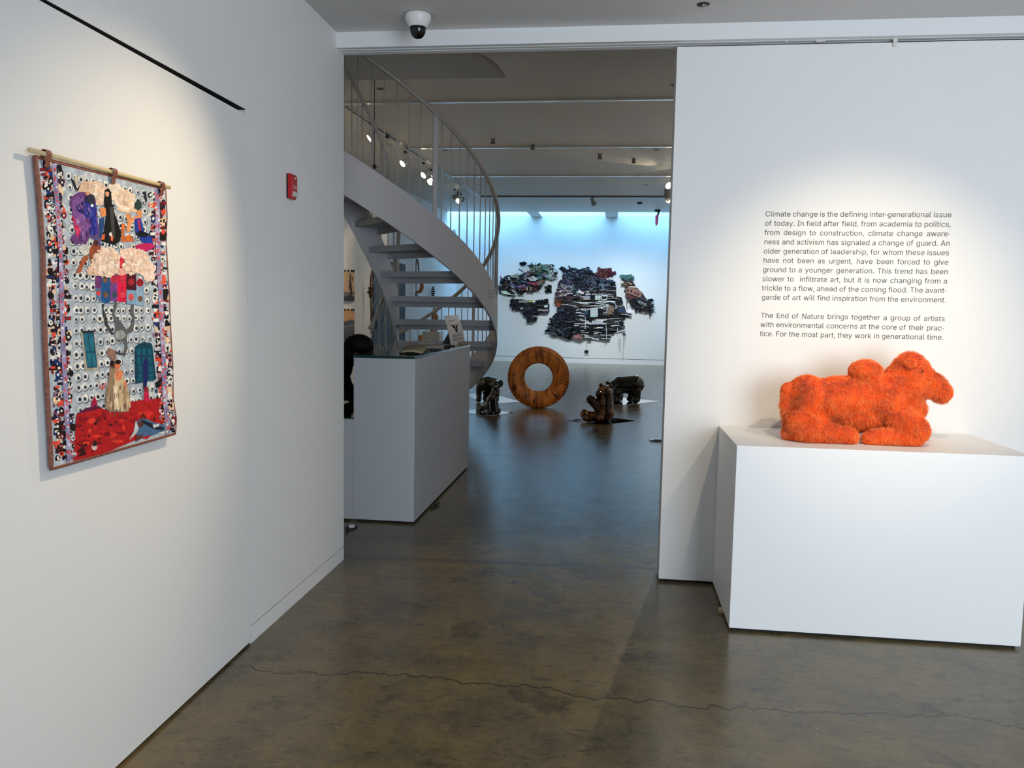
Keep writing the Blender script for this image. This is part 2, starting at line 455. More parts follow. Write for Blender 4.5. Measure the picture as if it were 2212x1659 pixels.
# skylight beams and glass
sk = MB()
bx1 = at_y(1138, 457, SKY).x; bx2 = at_y(1163, 457, SKY).x; bx3 = at_y(1307, 457, SKY).x; bx4 = at_y(1335, 457, SKY).x; bx0 = at_y(1004, 457, SKY).x
for a, b_ in ((bx1, bx2), (bx3, bx4)): sk.box((a, SKY, BZ), (b_, BY, 4.6))
sk.box((-5.6, SKY - 0.12, BZ + CT), (RX + .2, SKY, 8.1))  # unseen shaft, built tall to even the skylight down the wall
sk.box((-5.6, SKY, BZ), (-4.75, BY, 8.1)); sk.box((RX, SKY, BZ), (RX + .2, BY, 8.1)); sk.box((-5.6, SKY - .12, 8.1), (RX + .2, BY + .2, 8.2))
structure(sk.build('trim_7', M_WALLB))
M_SKYGLASS = bpy.data.materials.new('skylight_glass'); M_SKYGLASS.use_nodes = True
_nt = M_SKYGLASS.node_tree; _nt.nodes.remove(_nt.nodes['Principled BSDF'])
_t = _nt.nodes.new('ShaderNodeBsdfTransparent'); _t.inputs[0].default_value = (0.86, 0.95, 1, 1)
_g = _nt.nodes.new('ShaderNodeBsdfGlossy'); _g.inputs['Roughness'].default_value = 0.05
_mx = _nt.nodes.new('ShaderNodeMixShader'); _mx.inputs[0].default_value = 0.06
_e = _nt.nodes.new('ShaderNodeEmission'); _e.inputs[0].default_value = (0.30, 0.78, 1.0, 1); _e.inputs[1].default_value = 1.5   # milky pane glowing with the sky
_m2 = _nt.nodes.new('ShaderNodeMixShader'); _m2.inputs[0].default_value = 0.45
_nt.links.new(_t.outputs[0], _m2.inputs[1]); _nt.links.new(_e.outputs[0], _m2.inputs[2])
_nt.links.new(_m2.outputs[0], _mx.inputs[1]); _nt.links.new(_g.outputs[0], _mx.inputs[2]); _nt.links.new(_mx.outputs[0], _nt.nodes['Material Output'].inputs[0])
for i, (a, b_) in enumerate(((-4.75, bx1), (bx2, bx3), (bx4, RX))):
    structure(MB().box((a + .001, SKY + .001, BZ + .02), (b_ - .001, BY - .001, BZ + .03)).build('window_%d' % (i + 1), M_SKYGLASS))

# ------------------------------------------------------------------ front room objects
def dup(root, loc, rotz=0.0, label=None):
    r = root.copy(); COL.objects.link(r); r.location = loc; r.rotation_euler = (0, 0, rotz)
    if label: r['label'] = label
    for ch in list(root.children):
        c = ch.copy(); COL.objects.link(c); c.parent = r; c.matrix_parent_inverse = ch.matrix_parent_inverse.copy()
        for g in ch.children:
            d2 = g.copy(); COL.objects.link(d2); d2.parent = c; d2.matrix_parent_inverse = g.matrix_parent_inverse.copy()
    return r

# dome camera on the ceiling
p = at_z(903, 31, CZ)
t = thing('dome_camera', 'white dome security camera with smoked black eye on the ceiling above the opening', 'security camera', p)
MB().lathe([(0.064, 0), (0.066, -0.012), (0.063, -0.03), (0.050, -0.052), (0.044, -0.062), (0.041, -0.064)], Matrix.Translation(p), 40).build('housing', M_WHITEP, t, True)
MB().lathe([(0.041, -0.060), (0.041, -0.070), (0.038, -0.088), (0.030, -0.104), (0.018, -0.114), (0.004, -0.118)], Matrix.Translation(p), 40).build('dome', M_GLASSY, t, True)
MB().lathe([(0.0665, 0.0), (0.0665, -0.004)], Matrix.Translation(p), 40).build('mounting_ring', M_GREYP, t, True)
# open junction in the ceiling
p = at_z(1519, 9, CZ)
t = thing('ceiling_fitting', 'small dark round hole with a bare fitting in the near ceiling', 'ceiling fitting', p)
MB().lathe([(0.030, 0.0), (0.030, -0.002), (0.026, -0.003), (0.002, -0.003)], Matrix.Translation(p), 24).build('dark_opening', mat('hole_grey', rgb(38, 36, 38), 0.7), t)
MB().box(p + Vector((-0.004, -0.012, -0.016)), p + Vector((0.006, 0.010, -0.003))).box(p + Vector((0.010, -0.006, -0.012)), p + Vector((0.016, 0.004, -0.003))).build('fitting', M_GREYP, t)

# paper tabs caught in the gap over the partition
for (x, y, w, hgt, lab) in ((1934, 79, 0.022, 0.042, 'white paper tab folded over the partition top, the tallest of three'),
                            (1773, 82, 0.055, 0.012, 'flat crumpled white scrap in the gap above the partition, the widest of three'),
                            (1699, 83, 0.014, 0.010, 'tiny white scrap in the gap above the partition, nearest the opening')):
    q = at_y(x, y, 4.41)
    m = MB(); m.prism([(q.x - w / 2, 4.402, 2.84), (q.x + w / 2, 4.402, 2.84), (q.x + w * 0.42, 4.407, 2.835 - hgt), (q.x - w * 0.36, 4.407, 2.832 - hgt)], (0, 0.006, 0))
    tag(m.build('paper_tab', M_PAPER), lab, 'paper scrap', 'scraps in the gap over the partition')

# fire alarm strobe
y0, y1 = 3.674, 3.734; z0, z1 = 1.945, 2.060
t = thing('fire_alarm', 'red fire alarm strobe on the left wall beside the opening', 'fire alarm', (XW, (y0 + y1) / 2, z0))
MB().box((XW, y0 + 0.001, z0 + 0.003), (XW + 0.006, y1 - 0.001, z1 - 0.002)).build('back_plate', M_BLACK, t)
MB().prism([(XW + 0.006, y0, z0), (XW + 0.006, y0, z1), (XW + 0.022, y0, z1 - 0.002), (XW + 0.030, y0, z1 - 0.014), (XW + 0.030, y0, z0 + 0.030), (XW + 0.024, y0, z0 + 0.004), (XW + 0.02, y0, z0)], (0, y1 - y0, 0)).build('body', M_RED, t, bevel=0.003)
MB().prism([(XW + 0.02, y0 + 0.006, z0 + 0.010), (XW + 0.02, y0 + 0.006, z0 + 0.036), (XW + 0.036, y0 + 0.006, z0 + 0.033), (XW + 0.033, y0 + 0.006, z0 + 0.012)], (0, y1 - y0 - 0.010, 0)).build('strobe_lens', M_LENS, t, bevel=0.002)
MB().box((XW + 0.0285, y0 + 0.030, z1 - 0.024), (XW + 0.0312, y0 + 0.038, z1 - 0.015)).build('indicator_window', M_WHITEP, t)
vs, fs = text_mesh('FIRE', 0.0225)
MB().add([(XW + 0.0305, y0 + 0.009 + v.x, z0 + 0.046 + v.y) for v in vs], fs).build('lettering', M_WHITEP, t)

# wall text
LINES = ['Climate change is the defining inter-generational issue', 'of today. In field after field, from academia to politics,',
         'from design to construction, climate change aware-', 'ness and activism has signaled a change of guard. An',
         'older generation of leadership, for whom these issues', 'have not been as urgent, have been forced to give',
         'ground to a younger generation. This trend has been', 'slower to  infiltrate art, but it is now changing from a',
         'trickle to a flow, ahead of the coming flood. The avant-', 'garde of art will find inspiration from the environment.',
         '', 'The End of Nature brings together a group of artists', 'with environmental concerns at the core of their prac-',
         'tice. For the most part, they work in generational time.']
try:
    FONT = bpy.data.fonts.load(os.path.join(bpy.utils.system_resource('DATAFILES', path='fonts'), 'Inter.woff2'))
except Exception:
    FONT = None
TX0, TX1 = 0.7455, 1.6515; TZ0, TZ1 = 1.957, 1.3425
t = thing('introduction_text', 'black exhibition introduction text in two paragraphs on the white partition above the orange plush', 'wall text', (TX0, 4.415, TZ1))
FS = 0.0512
for i, ln in enumerate(LINES):
    if not ln: continue
    z = TZ0 + (TZ1 - TZ0) * i / 13
    words = ln.split(' '); ws = []
    for w in words:
        if w: ws.append(word_mesh(w, FS, FONT))
        else: ws.append(None)
    wid = [0.0 if a is None else max(v.x for v in a[0]) for a in ws]
    gap = (TX1 - TX0 - sum(wid)) / (len(words) - 1)
    sx = 1.0
    if gap < 0.0035:
        sx = (TX1 - TX0 - 0.0035 * (len(words) - 1)) / sum(wid); gap = 0.0035
    x = TX0; tl = MB()
    for a, w in zip(ws, wid):
        if a: tl.add([(x + v.x * sx, 4.4142, z + v.y) for v in a[0]], a[1])
        x += w * sx + gap
    tl.build('text_line', M_LETTER, t)

# plinth under the plush animal
t = thing('plinth', 'white rectangular plinth against the partition carrying the orange plush animal', 'plinth', (1.19, 4.08, 0))
MB().box((0.558, 3.765, 0.014), (1.815, 4.412, 0.863)).build('body', M_PLINTH, t, bevel=0.002)
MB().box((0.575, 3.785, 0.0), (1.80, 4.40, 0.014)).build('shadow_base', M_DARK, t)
c = Vector((0.548, 4.0, 0.0))
tag(MB().box(c + Vector((-0.008, -0.006, 0)), c + Vector((0.012, 0.02, 0.018))).build('wood_wedge', M_WOODROD), 'tiny pale wood wedge on the floor at the left foot of the white plinth', 'wedge')

# ------------------------------------------------------------------ plush zebu with fur
def c7(x, y, Y): return at_y(1640 + x / 4.809, 730 + y / 4.809, Y)
YC = 4.075
def furry(me, base, n, length, lean=(0, 0, -0.55), seed=1, dark=None):
    """a new mesh holding the skin plus tapering fur blades"""
    rng = np.random.default_rng(seed)
    me.calc_loop_triangles()
    V = np.empty(len(me.vertices) * 3); me.vertices.foreach_get('co', V); V = V.reshape(-1, 3)
    T = np.empty(len(me.loop_triangles) * 3, dtype=np.int64); me.loop_triangles.foreach_get('vertices', T); T = T.reshape(-1, 3)
    a, b, c = V[T[:, 0]], V[T[:, 1]], V[T[:, 2]]
    nr = np.cross(b - a, c - a); ar = np.linalg.norm(nr, axis=1); nr /= (ar[:, None] + 1e-12)
    idx = rng.choice(len(T), n, p=ar / ar.sum())
    u = rng.random(n); v = rng.random(n); k = u + v > 1; u[k] = 1 - u[k]; v[k] = 1 - v[k]
    P = a[idx] + (b - a)[idx] * u[:, None] + (c - a)[idx] * v[:, None]; Nn = nr[idx]
    clump = np.array([tuple(noise.noise_vector(Vector(p) * 16)) for p in P]); cl2 = np.array([tuple(noise.noise_vector(Vector(p) * 45 + Vector((9, 3, 1)))) for p in P])
    D = Nn * 0.62 + np.array(lean) + clump * 0.75 + cl2 * 0.5 + rng.normal(0, 0.16, (n, 3))
    flat = D - Nn * np.minimum(0, (D * Nn).sum(1) - 0.22)[:, None]
    D = flat / np.linalg.norm(flat, axis=1)[:, None]
    Ln = length * (0.7 + 0.6 * rng.random(n)) * (1 + 0.4 * clump[:, 0])
    S = np.cross(D, rng.normal(0, 1, (n, 3))); S /= np.linalg.norm(S, axis=1)[:, None] + 1e-9
    wd = 0.0007
    G = np.array((0, 0, -0.25))
    p1 = P + D * (Ln * 0.55)[:, None]
    D2 = D + G + cl2 * 0.35; D2 /= np.linalg.norm(D2, axis=1)[:, None]
    p2 = p1 + D2 * (Ln * 0.5)[:, None]
    VV = np.stack([P - S * wd, P + S * wd, p1 + S * wd * 0.8, p1 - S * wd * 0.8, p2], 1).reshape(-1, 3)
    tone = 0.82 + 0.30 * rng.random(n) + 0.22 * clump[:, 1]
    base = np.array(base)
    col = base[None, :] * tone[:, None]
    lt = np.clip(0.42 + 0.9 * cl2[:, 2] + 0.5 * clump[:, 2], 0, 1)[:, None]
    tip = np.array(rgb(255, 168, 96))
    colr = col; colt = col * (1 - 0.55 * lt) + tip * 0.55 * lt
    nv0 = len(V); nb = n
    out = bpy.data.meshes.new('fur')
    fb = [tuple(p.vertices) for p in me.polygons]
    base_i = nv0 + 5 * np.arange(nb)
    quads = np.stack([base_i, base_i + 1, base_i + 2, base_i + 3], 1); tris = np.stack([base_i + 3, base_i + 2, base_i + 4], 1)
    out.from_pydata(np.concatenate([V, VV]).tolist(), [], fb + quads.tolist() + tris.tolist())
    at = out.color_attributes.new('Col', 'FLOAT_COLOR', 'POINT')
    cc = np.ones((nv0 + 5 * nb, 4)); cc[:nv0, :3] = base * 0.8
    blk = np.stack([colr, colr, colt, colt, colt], 1).reshape(-1, 3); cc[nv0:, :3] = blk
    at.data.foreach_set('color', cc.astype(np.float32).ravel())
    out.polygons.foreach_set('use_smooth', [True] * len(out.polygons))
    return out

M_FUR = vcol_mat('orange_fur', 0.75, sheen=0.25)
ORANGE = rgb(252, 104, 24)
cow = thing('plush_zebu', 'orange furry humped ox lying on the white plinth', 'plush animal', (1.2, YC, 0.863))
mb = MB()
def cap(a, b, ra, rb): mb.capsule(a, b, ra, rb, 18)
def E3(x, y, Y, rx, ry, rz):
    mb.ball(c7(x, y, Y), (rx / 4.809 / 435, ry, rz / 4.809 / 435), None, 22, 14)
E3(490, 640, YC, 205, 0.140, 235)      # rump
E3(540, 850, YC, 200, 0.125, 170)
E3(860, 630, YC, 420, 0.140, 205)      # barrel
E3(1000, 790, YC, 400, 0.105, 160)
E3(1290, 630, YC, 250, 0.140, 240)     # shoulders
E3(1430, 820, YC, 210, 0.115, 170)     # chest
cap(c7(1430, 590, YC), c7(1550, 350, YC), 0.104, 0.080)
cap(c7(1500, 640, YC), c7(1640, 750, YC), 0.080, 0.040)   # dewlap
E3(1575, 270, YC, 105, 0.072, 105)     # poll
E3(1660, 330, YC, 90, 0.066, 90)       # brow
cap(c7(1650, 400, YC), c7(1860, 520, YC), 0.066, 0.044)   # face
E3(1680, 530, YC, 115, 0.060, 80)     # jaw
E3(1890, 565, YC, 100, 0.056, 88)      # muzzle
E3(1105, 350, YC, 150, 0.078, 105)     # hump
E3(1150, 420, YC, 105, 0.075, 80)
for s, dy in ((-1, 0.0), (1, 0.02)):   # legs folded along the plinth, near and far side
    Yl = YC + s * 0.125
    cap(c7(470, 960, Yl), c7(930, 1020, Yl), 0.052, 0.038)
    cap(c7(430, 880, YC + s * 0.105), c7(540, 960, Yl), 0.062, 0.055)
    cap(c7(1150, 1040, Yl), c7(1620, 1015, Yl), 0.031, 0.045)
    cap(c7(1460, 830, YC + s * 0.098), c7(1640, 955, Yl), 0.060, 0.054)
cbody = blob(mb, 'tmp_body', M_FUR, None, 0.009, 10)
zmin = 0.866
for v in cbody.data.vertices:
    if v.co.z < zmin: v.co.z = zmin
m2 = furry(cbody.data, ORANGE, 170000, 0.0165, seed=3)
bpy.data.objects.remove(cbody)
def clampz(me, z):
    for v in me.vertices:
        if v.co.z < z: v.co.z = z
clampz(m2, 0.8645)
m2.materials.append(M_FUR); m2.name = 'body'
o = bpy.data.objects.new('body', m2); COL.objects.link(o); o.parent = cow; o.matrix_parent_inverse = parent_inverse(cow)
def fur_part(name, build_fn, n, ln, seed):
    b = MB(); build_fn(b)
    tmp = blob(b, 'tmp', M_FUR, None, 0.007, 4)
    me = furry(tmp.data, ORANGE, n, ln, seed=seed); bpy.data.objects.remove(tmp); clampz(me, 0.8645)
    me.materials.append(M_FUR); me.name = name
    ob = bpy.data.objects.new(name, me); COL.objects.link(ob); ob.parent = cow; ob.matrix_parent_inverse = parent_inverse(cow)
for s in (-1, 1):
    fur_part('ear', lambda b: b.ball(c7(1570, 262, YC + s * 0.088), (0.023, 0.015, 0.016)), 1500, 0.012, 11 + s)
def tail(b):
    b.capsule(c7(300, 520, YC - 0.03), c7(285, 700, YC - 0.05), 0.026, 0.024, 14)
    b.capsule(c7(285, 700, YC - 0.05), c7(330, 900, YC - 0.07), 0.024, 0.026, 14)
    b.capsule(c7(330, 900, YC - 0.07), c7(335, 985, YC - 0.08), 0.034, 0.038, 14)
fur_part('tail', tail, 9000, 0.019, 21)
M_EYE = mat('dark_brown_bead', rgb(40, 16, 8), 0.25)
for s in (-1, 1):
    MB().ball(c7(1700, 345, YC + s * 0.080), 0.0042, None, 12, 8).build('eye', M_EYE, cow, True)

# ------------------------------------------------------------------ tapestry
XT = XW + 0.042                               # front face of the cloth
def k1(x, y): return (x / 4.148, 280 + y / 4.148)
def k2(x, y): return (60 + x / 4.147, 640 + y / 4.147)
def on_cloth(px, layer=0):
    q = at_x(px[0], px[1], XT); return Vector((XT + 0.0004 * layer, q.y, q.z))
def interp(poly, v):
    """poly: list of (v, x, y)"""
    for a, b in zip(poly, poly[1:]):
        if v <= b[0]:
            w = (v - a[0]) / (b[0] - a[0]); return (a[1] + (b[1] - a[1]) * w, a[2] + (b[2] - a[2]) * w)
    return poly[-1][1:]
LEFT = [(0, 79.5, 340), (.09, 86, 400), (.2, 92, 476), (.31, 97, 547), (.5, 99, 678), (.62, 102, 760), (.75, 106, 850), (.88, 111, 935), (1, 114.5, 1012)]
RIGHT = [(0, 358, 409), (.12, 361, 470), (.2, 358.5, 512), (.3, 361, 560), (.42, 366, 640), (.55, 368, 700), (.7, 373, 785), (.84, 374, 862), (.92, 381, 905), (1, 379.5, 936)]
def cuv(u, v):
    a = interp(LEFT, v); b = interp(RIGHT, v); return (a[0] + (b[0] - a[0]) * u, a[1] + (b[1] - a[1]) * u)
RND = random.Random(11)
tap = thing('tapestry', 'collage textile hanging of painted eyes and figures on a wooden rod on the left wall', 'wall hanging', (XW, 2.35, 1.85))
M_CLOTH = vcol_mat('printed_cloth', 0.85, bump=0.10, bscale=90, spec=0.2)
_n = M_CLOTH.node_tree.nodes; _l = M_CLOTH.node_tree.links
_tc = _n.new('ShaderNodeTexCoord'); _no = _n.new('ShaderNodeTexNoise'); _no.inputs['Scale'].default_value = 55; _no.inputs['Detail'].default_value = 6
_l.new(_tc.outputs['Object'], _no.inputs['Vector']); _mr = _n.new('ShaderNodeMapRange'); _mr.inputs['From Min'].default_value = .3; _mr.inputs['From Max'].default_value = .7; _mr.inputs['To Min'].default_value = .72; _mr.inputs['To Max'].default_value = 1.22
_l.new(_no.outputs[0], _mr.inputs['Value']); _vm = _n.new('ShaderNodeVectorMath'); _vm.operation = 'SCALE'
_at = [k for k in _n if k.type == 'ATTRIBUTE'][0]; _l.new(_at.outputs['Color'], _vm.inputs[0]); _l.new(_mr.outputs[0], _vm.inputs['Scale']); _l.new(_vm.outputs[0], _n['Principled BSDF'].inputs['Base Color'])
cl = MB()
NU, NV = 16, 40
front = [[on_cloth(cuv(i / NU, j / NV)) for i in range(NU + 1)] for j in range(NV + 1)]
cl.col = rgb(176, 186, 196)
flat = [q for r in front for q in r]; back = [q - Vector((0.014, 0, 0)) for q in flat]
nq = len(flat); fs = []
for j in range(NV):
    for i in range(NU):
        k = j * (NU + 1) + i; fs.append((k, k + NU + 1, k + NU + 2, k + 1)); fs.append((nq + k, nq + k + 1, nq + k + NU + 2, nq + k + NU + 1))
for j in range(NV):
    for i in (0, NU):
        k = j * (NU + 1) + i; q = (k, nq + k, nq + k + NU + 1, k + NU + 1); fs.append(q if i == 0 else q[::-1])
for i in range(NU):
    for j in (0, NV):
        k = j * (NU + 1) + i; q = (k, k + 1, nq + k + 1, nq + k); fs.append(q if j == 0 else q[::-1])
cl.add(flat + back, fs)
PATCH = []
def P(pts, col, layer, f=None):
    PATCH.append((layer, len(PATCH), rgb(*col), [f(*p) if f else p for p in pts]))
def lay_patches():
    """stack the printed pieces: each lies just above every earlier piece it overlaps"""
    grid = {}
    for layer, k, col, pts in sorted(PATCH, key=lambda a: a[:2]):
        xs = [p[0] for p in pts]; ys = [p[1] for p in pts]
        cells = [(i, j) for i in range(int(min(xs) // 6), int(max(xs) // 6) + 1) for j in range(int(min(ys) // 6), int(max(ys) // 6) + 1)]
        lv = 1 + max(grid.get(c_, 0) for c_ in cells)
        for c_ in cells: grid[c_] = lv
        cl.col = col; cl.poly([on_cloth(p, lv * 0.12) for p in pts])
def blobp(cx, cy, rx, ry, col, layer, n=14, jit=0.0, f=None, rot=0.0):
    pts = []
    for k in range(n):
        a = 2 * PI * k / n; r = 1 + RND.uniform(-jit, jit)
        x, y = rx * r * math.cos(a), ry * r * math.sin(a)
        pts.append((cx + x * math.cos(rot) - y * math.sin(rot), cy + x * math.sin(rot) + y * math.cos(rot)))
    P(pts, col, layer, f)
UL, UR = 0.185, 0.865                         # edges of the centre panel
# centre panel patches of grey-blue
for k in range(60):
    u = RND.uniform(UL + .03, UR - .03); v = RND.uniform(.02, .82); x, y = cuv(u, v)
    blobp(x, y, RND.uniform(8, 22), RND.uniform(10, 26), RND.choice([(160, 172, 186), (196, 204, 208), (182, 190, 200), (170, 178, 190)]), 1, 10, .25)
# rows of painted eyes
rows = 22
for j in range(rows):
    v = 0.035 + j * 0.0375 + RND.uniform(-.004, .004)
    for i in range(13):
        u = UL + 0.03 + (UR - UL - 0.05) * (i + 0.5) / 13 + RND.uniform(-.006, .006)
        if RND.random() < .05: continue
        x, y = cuv(u, v); s = (1.15 - 0.25 * (u - UL) / (UR - UL)) * RND.uniform(.8, 1.15)
        blobp(x + .6, y + .8, 6.6 * s, 8.4 * s, (84, 92, 104), 2, 12)
        blobp(x - .3, y - .4, 5.9 * s, 7.6 * s, RND.choice([(222, 222, 218), (206, 210, 212), (232, 228, 220)]), 3, 12)
        dx, dy = RND.uniform(-1, 1), RND.uniform(-.6, 1.6)
        blobp(x + dx, y + dy, 3.3 * s, 4.2 * s, (128, 140, 156), 4, 10)
        blobp(x + dx, y + dy, 2.1 * s, 2.9 * s, (30, 34, 46), 5, 10)
# red ground
P([k2(*q) for q in ((430, 1060), (520, 1030), (600, 985), (680, 1010), (760, 1035), (880, 1035), (920, 945), (1010, 930), (1190, 912), (1215, 1180), (700, 1400), (405, 1475))], (176, 26, 30), 6)
for k in range(46):
    x, y = RND.uniform(440, 1180), RND.uniform(1050, 1400)
    if y > 1475 - (x - 405) * .35: continue
    blobp(x, y, RND.uniform(14, 60), RND.uniform(10, 34), RND.choice([(206, 44, 36), (150, 18, 30), (192, 30, 40), (218, 58, 40), (128, 16, 26)]), 7, 10, .3, k2)
for k in range(26):
    x, y = RND.uniform(440, 1180), RND.uniform(1080, 1390)
    if y > 1455 - (x - 405) * .35: continue
    blobp(x, y, RND.uniform(4, 16), RND.uniform(5, 16), RND.choice([(60, 16, 20), (84, 20, 24), (40, 20, 22)]), 8, 8, .4, k2)
for pts in ([(430, 1400), (470, 1350), (510, 1330), (500, 1350), (520, 1420), (440, 1440), (470, 1395)], [(410, 1300), (470, 1330), (530, 1320), (520, 1345), (460, 1340)]):
    P(pts, (66, 14, 20), 8, k2)
P([(425, 1058), (520, 1000), (600, 980), (670, 1000), (540, 1030)], (96, 20, 60), 8, k2)
P([(555, 985), (575, 930), (595, 890), (612, 940), (620, 980)], (160, 24, 60), 9, k2)
# blue window and teal door
P([(470, 312), (590, 308), (640, 660), (510, 675)], (170, 164, 150), 7, k2)
P([(490, 325), (588, 322), (622, 636), (530, 642)], (20, 70, 92), 8, k2)
for q in ([(500, 340), (536, 338), (548, 490), (512, 494)], [(545, 338), (582, 336), (598, 488), (556, 490)], [(518, 512), (560, 508), (572, 630), (534, 634)], [(566, 506), (600, 504), (612, 626), (578, 630)]):
    P(q, (34, 108, 130), 9, k2)
P([(478, 312), (590, 308), (596, 322), (486, 328)], (36, 34, 36), 9, k2)
P([(955, 455), (985, 425), (1040, 410), (1100, 420), (1112, 445), (1145, 745), (960, 785)], (8, 62, 84), 8, k2)
for i in range(3):
    for j in range(4):
        x, y = 970 + i * 48 + j * 5, 470 + j * 76
        P([(x, y), (x + 34, y - 2), (x + 38, y + 56), (x + 4, y + 58)], (14, 88, 112), 9, k2)
P([(1040, 560), (1062, 545), (1072, 600), (1064, 760), (1058, 820), (1030, 820), (1032, 700), (1024, 620)], (26, 34, 96), 10, k2)
P([(1040, 850), (1075, 845), (1090, 935), (1064, 945), (1032, 930)], (206, 30, 80), 10, k2)
P([(1028, 815), (1070, 815), (1078, 850), (1036, 855)], (140, 30, 40), 11, k2)
# central dancer in black and white, hanging head down
P([(690, 60), (676, 110), (700, 170), (716, 250), (770, 340), (750, 350), (690, 260), (668, 160), (660, 70)], (60, 62, 66), 8, k2)
P([(778, 40), (796, 45), (790, 110), (768, 160), (830, 230), (880, 300), (920, 250), (936, 190), (908, 150), (925, 60), (950, 64), (940, 150), (956, 180), (940, 300), (880, 350), (890, 470), (860, 545), (850, 520), (868, 430), (850, 400), (800, 405), (770, 350), (780, 260), (752, 160)], (92, 95, 98), 8, k2)
blobp(820, 345, 52, 42, (150, 154, 156), 9, 12, .1, k2)
P([(720, 465), (760, 480), (800, 500), (850, 510), (845, 530), (780, 510)], (70, 64, 62), 9, k2)
P([(715, 460), (770, 480), (790, 550), (770, 585), (740, 570), (700, 510)], (146, 110, 98), 10, k2)
# couple in long robes
for pts, c in (([(722, 700), (745, 600), (770, 590), (790, 660), (800, 760), (800, 1010), (760, 1030), (700, 1010), (684, 980), (700, 840)], (150, 124, 100)),
               ([(770, 690), (790, 660), (830, 660), (870, 760), (905, 880), (918, 990), (870, 1030), (800, 1030), (770, 900)], (206, 178, 142)),
               ([(760, 800), (800, 790), (806, 1010), (770, 1020)], (238, 216, 184)), ([(845, 800), (870, 800), (880, 1000), (850, 1010)], (168, 136, 104)),
               ([(775, 670), (830, 655), (850, 700), (812, 760), (780, 750)], (222, 132, 92))):
    P(pts, c, 11, k2)
blobp(755, 615, 20, 34, (120, 60, 46), 12, 10, 0, k2); blobp(748, 600, 18, 26, (30, 18, 18), 13, 10, 0, k2)
blobp(800, 618, 23, 38, (222, 118, 78), 13, 10, 0, k2); blobp(802, 588, 27, 22, (26, 16, 16), 14, 10, 0, k2)
P([(850, 760), (880, 770), (878, 820), (862, 825)], (214, 120, 80), 12, k2)
# butterfly, reclining man, jar
P([(630, 770), (655, 800), (665, 800), (700, 765), (690, 810), (672, 840), (648, 830)], (190, 110, 112), 8, k2)
P([(955, 1140), (1000, 1095), (1060, 1100), (1120, 1130), (1215, 1150), (1225, 1200), (1120, 1240), (1010, 1260), (960, 1240)], (70, 106, 142), 10, k2)
P([(1000, 1100), (1080, 1130), (1150, 1165), (1220, 1175), (1200, 1200), (1120, 1190), (1010, 1130)], (28, 34, 48), 11, k2)
P([(960, 1110), (985, 1180), (970, 1225), (900, 1285), (940, 1210), (952, 1150)], (196, 200, 204), 11, k2)
blobp(1000, 1145, 26, 30, (92, 52, 42), 12, 10, 0, k2)
P([(960, 1260), (1020, 1230), (1010, 1275), (960, 1300)], (96, 52, 40), 12, k2)
P([(1000, 1060), (1030, 1050), (1060, 1090), (1010, 1100)], (110, 30, 26), 12, k2)
P([(1110, 1150), (1170, 1140), (1165, 1165), (1120, 1180)], (200, 206, 210), 13, k2)
blobp(592, 1350, 26, 30, (206, 190, 180), 10, 10, 0, k2); P([(572, 1345), (614, 1338), (610, 1300), (590, 1288)], (40, 30, 34), 11, k2)
# top group: purple coat, dark robe, dancer, clouds
for cx_, cy_, rx_, ry_, c in ((800, 520, 120, 60, (222, 188, 160)), (900, 560, 90, 60, (236, 206, 178)), (1090, 600, 100, 70, (240, 214, 184)), (1140, 690, 95, 60, (232, 196, 160)), (880, 620, 60, 70, (228, 190, 160)), (1020, 520, 60, 40, (238, 220, 200))):
    blobp(cx_, cy_, rx_, ry_, c, 6, 16, .16, k1)
P([(625, 610), (700, 560), (790, 560), (850, 620), (866, 760), (880, 900), (900, 1020), (850, 990), (800, 960), (770, 1020), (680, 1030), (620, 990), (640, 950), (700, 920), (650, 800), (640, 720), (620, 680)], (104, 60, 120), 7, k1)
P([(752, 620), (800, 570), (840, 620), (850, 720), (870, 930), (800, 950), (790, 800), (750, 780)], (44, 50, 148), 8, k1)
P([(640, 640), (700, 590), (750, 640), (690, 690), (760, 800), (790, 870), (760, 980), (680, 920), (650, 770)], (128, 84, 150), 8, k1)
P([(640, 760), (690, 850), (720, 900), (690, 970), (660, 880)], (214, 34, 84), 9, k1)
P([(672, 690), (740, 640), (750, 760), (700, 740)], (40, 30, 96), 9, k1)
blobp(800, 620, 42, 50, (44, 46, 66), 10, 12, .15, k1); blobp(818, 680, 13, 15, (238, 238, 236), 11, 10, 0, k1); blobp(775, 572, 20, 18, (220, 150, 120), 11, 10, 0, k1)
P([(830, 940), (880, 960), (905, 1045), (870, 1045)], (84, 84, 130), 9, k1)
P([(935, 540), (965, 525), (990, 560), (1000, 680), (1040, 800), (1080, 920), (1070, 1000), (1020, 1035), (900, 1000), (930, 880), (945, 780), (925, 640)], (18, 18, 20), 9, k1)
blobp(955, 575, 18, 28, (226, 158, 122), 10, 10, 0, k1); P([(932, 545), (968, 524), (992, 570), (975, 600), (972, 560), (945, 555)], (12, 12, 14), 11, k1)
P([(885, 705), (940, 700), (945, 770), (905, 785)], (226, 142, 84), 10, k1)
P([(910, 940), (935, 935), (930, 985), (900, 985)], (232, 110, 70), 11, k1); P([(985, 950), (1008, 955), (1005, 1000), (988, 995)], (232, 110, 70), 11, k1); P([(970, 930), (990, 915), (1000, 955), (975, 950)], (236, 230, 224), 11, k1)
P([(975, 690), (1015, 700), (1025, 980), (1000, 980)], (66, 66, 64), 10, k1)
P([(885, 800), (925, 780), (930, 860), (900, 980), (880, 960)], (40, 70, 120), 8, k1)
P([(1120, 760), (1150, 750), (1180, 790), (1260, 760), (1270, 790), (1180, 830), (1160, 910), (1130, 930), (1140, 830)], (226, 150, 96), 9, k1)
